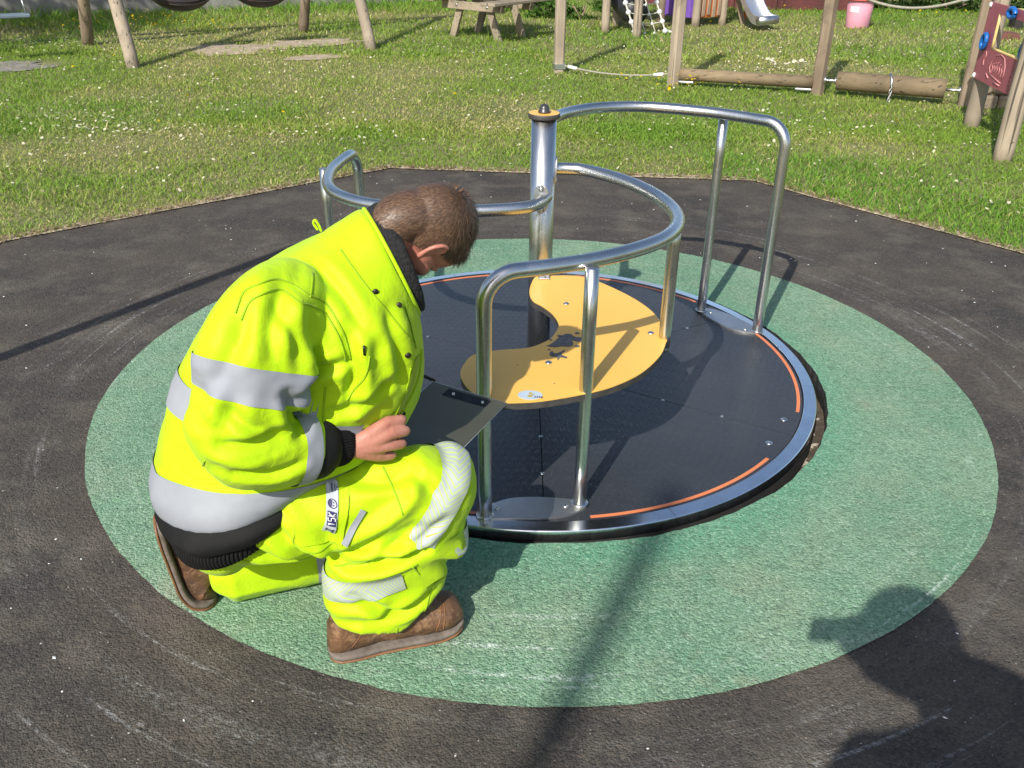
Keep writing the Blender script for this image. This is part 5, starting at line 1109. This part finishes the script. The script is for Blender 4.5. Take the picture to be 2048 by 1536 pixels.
def fingers(tr):
    o = []; f = lambda pts, r: o.append(limb([tr(q) for q in pts], r, seg=14, sub=5))
    f([(.290, .180, .606), (.326, .168, .598), (.324, .134, .588), (.300, .126, .584)], [.0125, .0108, .0100, .0085]); f([(.296, .192, .584), (.331, .176, .574), (.326, .141, .562), (.300, .133, .562)], [.0128, .0110, .0102, .0086])
    f([(.290, .194, .555), (.321, .179, .545), (.315, .146, .534), (.292, .139, .537)], [.0122, .0104, .0096, .0082]); f([(.272, .187, .527), (.299, .176, .518), (.293, .149, .510), (.276, .145, .512)], [.0112, .0092, .0086, .0074])
    f([(.228, .160, .585), (.262, .138, .607), (.296, .122, .612), (.318, .112, .600)], [.016, .0140, .0115, .0095])
    for m_ in ((.288, .181, .604), (.294, .192, .583), (.288, .193, .556), (.270, .186, .529)): f([(.212, .184, .564), ((.212 + m_[0]) / 2, (.184 + m_[1]) / 2 + .004, (.564 + m_[2]) / 2), m_], [.023, .0185, .0135])
    f([(.225, .165, .565), (.268, .165, .56)], [.026, .022])
    return o
RH = np.array([-.006, .024, .014]); prt += fingers(lambda q: np.array(q) + RH); prt.append(limb([(.13, .12, .88), (.042, .222, .838), (-.015, .25, .69), (.045, .243, .622), (.118, .221, .600), (.206, .208, .578)], [.05, .045, .042, .040, .032, .029], [.05, .045, .042, .04, .029, .024]))
mir = lambda q: np.array([q[0] + .075, .095 - q[1] * 1.0, q[2] - .045])
prt += fingers(mir); prt.append(limb([(.165, -.09, .845), (.09, -.20, .72), (.06, -.22, .63), (.12, -.2, .575), (.245, -.14, .55), mir((.212, .184, .564))], [.05, .045, .042, .04, .032, .028]))
P, Q = remesh(prt, .0030, 3); body = npmesh('body', Bd(P), Q, SKIN, man, smooth=True)
# hair: clipped back and sides, longer on top
NB = vnormals(P, Q); rel = P - HCn; hc = np.c_[rel @ hn, rel @ hs, rel @ hv] / HK
def hairmask(h):
    n_, s, v_ = h.T; back = np.interp(n_, [-.11, -.085, -.05, -.012, .012, .03, .05, .075, .095, .12], [-.125, -.115, -.070, -.038, .012, .012, .028, .062, .080, .085])
    return v_ - back
hm_ = hairmask(hc); isH = (hm_ > 0) & (np.linalg.norm(rel, axis=1) < .16) & (np.abs(hc[:, 1]) < .0785) 
rs = np.random.default_rng(3)
idx = np.where(isH)[0]; hq = isH[Q].all(1); used = np.unique(Q[hq]); mp = -np.ones(len(P), int); mp[used] = np.arange(len(used))
HAIR = NT('brown_hair'); HAIR.set(Base_Color=HAIR.n('ShaderNodeVertexColor', layer_name='col').outputs[0], Roughness=.45); HAIR = HAIR.m
long_ = np.clip(hc[:, 2] * 9 + hc[:, 0] * 5 - .05, 0, 1)
Vh = Bd(P[used] + NB[used] * (.0015 + .006 * long_[used] * np.clip(hm_[used] * 40, 0, 1))[:, None]); hair = npmesh('hair', Vh, mp[Q[hq]], HAIR, man, np.tile(np.array([.075, .043, .027]), (len(used), 1)), True)
ns = 14000; pk = rs.choice(idx, ns); root = P[pk]; nn_ = NB[pk]; h = hc[pk]; lo_ = long_[pk]
cr = np.array([-.055, .012, .095]); away = h - cr; flow = away[:, :1] * hn + away[:, 1:2] * hs + away[:, 2:] * hv; flow -= nn_ * (flow * nn_).sum(1)[:, None]; flow /= np.linalg.norm(flow, axis=1)[:, None].clip(1e-6)
top = np.clip((h[:, 2] - .05) * 25, 0, 1)[:, None]; fl2 = hn + .25 * hs; fl2 = fl2 - nn_ * (nn_ @ fl2)[:, None]; fl2 /= np.linalg.norm(fl2, axis=1)[:, None].clip(1e-6); flow = flow * (1 - .6 * top) + fl2 * .6 * top
jit = rs.normal(0, .16, (ns, 3)); lift = .16 + .34 * lo_[:, None] * rs.uniform(.3, 1.3, (ns, 1)); L = (.010 + .024 * lo_ * rs.uniform(.5, 1.2, ns))[:, None]; L *= np.clip(hm_[pk] * 60 + .35, .35, 1)[:, None]
d = flow + nn_ * lift + jit; d /= np.linalg.norm(d, axis=1)[:, None]; side_ = np.cross(d, nn_); side_ /= np.linalg.norm(side_, axis=1)[:, None].clip(1e-6); w = (.00065 + .0003 * lo_)[:, None]
r0 = root + nn_ * .001; m1 = r0 + d * L * .5; d2 = d * .75 + flow * .5 - nn_ * .18; tip = m1 + d2 * L * .5
Vs = np.stack([r0 - side_ * w, r0 + side_ * w, m1 + side_ * w * .8, m1 - side_ * w * .8, tip], 1).reshape(-1, 3); i = np.arange(ns)[:, None] * 5; F = np.concatenate([i + [0, 1, 2], i + [0, 2, 3], i + [3, 2, 4]])
base = np.array([.165, .098, .060]) * (1 - lo_[:, None] * .62); base = base * rs.uniform(.55, 1.45, (ns, 1)); st = npmesh('hair_strands', Bd(Vs), F, HAIR, hair, np.repeat(base, 5, 0)); st['kind'] = 'stuff'  # longer front hair darkened: its shade is painted into the strand colour
# ---- boots
xs = np.array([.000, .006, .022, .06, .11, .16, .21, .255, .292, .314, .323]); hw_ = np.array([.012, .027, .038, .043, .042, .046, .052, .056, .052, .038, .016]); hh = np.array([.05, .095, .125, .150, .146, .118, .097, .087, .079, .060, .035])
def boot(curve, seg=28):
    """curve(x) -> point on the sole line, normal towards the upper, sideways"""
    up, so1, so2 = [], [], []
    X2 = np.linspace(0, .323, 46); W2, H2 = np.interp(X2, xs, hw_), np.interp(X2, xs, hh); rows = []; sole = []; outs = []
    for x, w, h in zip(X2, W2, H2):
        p, n_, s = curve(x); t = np.linspace(-.5 * math.pi, 1.5 * math.pi, seg, endpoint=False); cx_ = np.sign(np.cos(t)) * np.abs(np.cos(t)) ** .75; sz = np.sign(np.sin(t)) * np.abs(np.sin(t)) ** .8
        zz = .014 + (h - .014) * (sz * .5 + .5); ww = w * cx_ * (1 - .30 * np.clip((zz - .05) / .1, 0, 1)); rows.append(p + np.outer(ww, s) + np.outer(zz, n_))
        a = np.linspace(0, 2 * math.pi, 16, endpoint=False); ex = .0055; sole.append(p + np.outer((w + ex) * np.sign(np.cos(a)) * np.abs(np.cos(a)) ** .5, s) + np.outer(.0135 + .0080 * np.sign(np.sin(a)) * np.abs(np.sin(a)) ** .5, n_)); outs.append(p + np.outer((w + ex + .001) * np.sign(np.cos(a)) * np.abs(np.cos(a)) ** .5, s) + np.outer(.004 + .0042 * np.sign(np.sin(a)) * np.abs(np.sin(a)) ** .5, n_))
    def q(R_, c):
        m, n_ = len(R_), len(R_[0]); F = [(i * n_ + j, i * n_ + (j + 1) % n_, (i + 1) * n_ + (j + 1) % n_, (i + 1) * n_ + j) for i in range(m - 1) for j in range(n_)]; F += [tuple(range(n_ - 1, -1, -1)), tuple(range((m - 1) * n_, m * n_))]; return np.concatenate(R_), F
    return q(rows, 0), q(sole, 0), q(outs, 0)
def curveR(x):
    lift = .014 * np.clip((x - .25) / .07, 0, 1) ** 2; return np.array([.110 + x * 1.03, .197 - .03 * x, lift + .004]), np.array([0, 0, 1.]), np.array([.03, 1., 0])
cl = spline([(-.238, .272), (-.232, .20), (-.222, .12), (-.212, .062), (-.188, .022), (-.150, .006), (-.10, .004), (-.055, .006)], 8); cd = np.r_[0, np.cumsum(np.linalg.norm(np.diff(cl, axis=0), axis=1))]
def curveL(x):
    f_, z_ = np.interp(x, cd, cl[:, 0]), np.interp(x, cd, cl[:, 1]); e = .004; t = np.array([np.interp(x + e, cd, cl[:, 0]) - np.interp(x - e, cd, cl[:, 0]), np.interp(x + e, cd, cl[:, 1]) - np.interp(x - e, cd, cl[:, 1])]); t /= np.linalg.norm(t)
    return np.array([f_, -.105, z_]), np.array([-t[1], 0, t[0]]) , np.array([0, 1., 0])
for cv, lb_ in ((curveR, 'right boot set flat on the ground'), (curveL, 'left boot standing on its toes')):
    u_, s_, o_ = boot(cv); v, f = u_; n_ = v - v.mean(0); v = v + .0022 * np.c_[vnoise(v * 45, 1), vnoise(v * 45, 2), vnoise(v * 45, 3)]
    v[:, 2] = np.maximum(v[:, 2], .004); bo = mo('boot', Bd(v), f, LEA, man, True); bo['label'] = lb_
    bb = BVHTree.FromPolygons([Vector(p) for p in Bd(v)], f)
    for x0, sl2, hi in ((.245, .35, 3.3), (.262, .2, 3.0), (.15, -.5, 2.9), (.05, .5, 3.2)):
        pth = []
        for t in np.linspace(-.25, hi, 26):
            p, n2, s2 = cv(x0 + sl2 * .07 * math.sin(max(t, 0))); w0 = Bd([p + n2 * .045])[0]; wd = Bd([p + n2 * .045 + s2 * math.cos(t) + n2 * math.sin(t)])[0] - w0; h = bb.ray_cast(Vector(w0), Vector(wd), .2)
            if h[0] is not None: pth.append(np.array(h[0]))
        v2, f2 = tube(pth, .0016, 5); mo('stitching', v2, f2, OUTS, bo, True)
    for (v, f), m_, nm in ((s_, SOLE, 'midsole'), (o_, OUTS, 'outsole')): v[:, 2] = np.maximum(v[:, 2], .0048); mo(nm, Bd(v), f, m_, bo, True)
# ---- clipboard
ctl, e1, e2 = np.array([.453, -.06, .553]), np.array([.200, -.02, -.108]), np.array([-.222, .165, -.052]); nb = np.cross(e1, e2); nb /= np.linalg.norm(nb); nb = nb if nb[1] > 0 else -nb
ccp = Bd([ctl + e1 / 2 + e2 / 2])[0]; cb = thing('clipboard', tuple(ccp), 'black clipboard with a steel clip held by the kneeling man', 'clipboard')
BRD = plain('black_board_olive_reflection', (.060, .060, .040), (.075, .074, .052), 5, .22, spec=.6); PAP = plain('white_paper', (.75, .75, .73), None, 20, .8); CLP = plain('black_clip_metal', (.02, .02, .022), (.03, .03, .03), 30, .3, .7)  # olive of the board: yellow jacket's reflection put into its colour
def slab(a, b, c, d, t0, t1):
    V = [q + nb * t0 for q in (a, b, c, d)] + [q + nb * t1 for q in (a, b, c, d)]; return Bd(np.array(V)), [(3, 2, 1, 0), (4, 5, 6, 7), (0, 1, 5, 4), (1, 2, 6, 5), (2, 3, 7, 6), (3, 0, 4, 7)]
def K(u, v): return ctl + e1 * u + e2 * v
v, f = slab(K(0, 0), K(1, 0), K(1, 1), K(0, 1), -.002, .002); mo('board', v, f, BRD, cb)
for a_, b_ in (((0, 0), (1, 0)), ((0, 0), (0, 1)), ((1, 0), (1, 1))): v, f = tube(Bd([K(*a_), K(*b_)]), .0021, 6); mo('clear_edge', v, f, LBL, cb, True)
v, f = slab(K(.05, .06), K(.95, .06), K(.95, .97), K(.05, .97), -.0035, -.0024); mo('paper', v, f, PAP, cb)
v, f = slab(K(.25, .02), K(.80, .02), K(.80, .12), K(.25, .12), -.012, -.004); clip = mo('clip', v, f, CLP, cb)
v, f = slab(K(.23, .03), K(.80, .03), K(.80, .13), K(.23, .13), .0022, .0035); mo('backing_plate', v, f, CLP, clip)
for u in (.33, .72): v, f = dome(Bd([K(u, .08) + nb * .0036])[0], .0048, .003, up=Bd([nb])[0] - MO); mo('rivet', v, f, MT['steel'], clip, True)
v, f = tube(Bd([K(.02, -.03) - nb * .006, K(-.10, -.05) - nb * .006, K(-.2, -.04) - nb * .004]), .0045, 8); pen = mo('pen', v, f, CLP, None, True); tag(pen, 'black pen clipped at the top of the clipboard', 'pen')

# ------------------------------------------------------------------ the photographer, whose shadow falls on the surface
ph = thing('person', (.18, -.24, 0), 'photographer standing behind the camera in dark coat, casting a shadow on the rubber', 'person')
MO_, MF_, MS_ = MO, MF, MS
DKC = plain('dark_coat_cloth', (.03, .032, .04), None, 12, .8); JNS = plain('dark_denim', (.03, .04, .07), None, 20, .8)
cx, cy = .29, -.24
P, Q = remesh([ell((cx - .13, cy + .09, 1.68), (.115, .115, .145)), limb([(cx, cy, 1.40), (cx - .09, cy + .07, 1.61)], [.06, .055])] + [limb(p, r) for p, r in (([(cx - .26, cy + .08, .92), (cx - .255, cy + .10, .84), (cx - .25, cy + .11, .78)], [.030, .040, .022]), ([(cx - .15, cy + .18, 1.54), (cx - .19, cy + .19, 1.58), (cx - .22, cy + .195, 1.60)], [.045, .062, .050]))], .008, 3); npmesh('body', P, Q, SKIN, ph, smooth=True)
P, Q = remesh([ell((cx - .13, cy + .075, 1.70), (.125, .12, .135))], .010, 2); npmesh('hair', P, Q, plain('dark_hair', (.03, .02, .014), None, 60, .6), ph, smooth=True)
C = [(cx, cy - .01, z) for z in (.80, .95, 1.15, 1.32, 1.42, 1.48)]; U = [(a, 0, 0) for a in (.25, .25, .25, .28, .26, .15)]; Vv = [(0, b, 0) for b in (.14, .145, .14, .135, .11, .07)]
P, Q = remesh([loftC(C, U, Vv, p=2.4), limb([(cx + .19, cy, 1.42), (cx + .30, cy + .09, 1.33), (cx + .12, cy + .17, 1.42), (cx - .15, cy + .18, 1.54)], [.09, .09, .085, .065], ref=(0, 0, 1)), limb([(cx - .20, cy, 1.40), (cx - .29, cy + .01, 1.15), (cx - .28, cy + .08, .92)], [.085, .075, .06], ref=(0, 1, 0))], .010, 3); npmesh('coat', P, Q, DKC, ph, smooth=True)
P, Q = remesh([limb([(cx + sg * .10, cy, .85), (cx + sg * .11, cy, .45), (cx + sg * .12, cy - .01, .09)], [.105, .075, .062], ref=(1, 0, 0)) for sg in (-1, 1)], .010, 2); npmesh('trousers', P, Q, JNS, ph, smooth=True)
for sg in (-1, 1):
    v, f = limb([(cx + sg * .12, cy - .07, .045), (cx + sg * .125, cy + .05, .045), (cx + sg * .135, cy + .17, .038)], [.042, .045, .034], ref=(1, 0, 0)); v[:, 2] = np.maximum(v[:, 2], .003); mo('shoe', v, f, CLP, ph, True)
v, f = box(.048, -.024, 1.585, .150, .009, .078, 0, .003); tag(mo('phone', v, f, CLP), 'black phone held up by the photographer', 'phone')
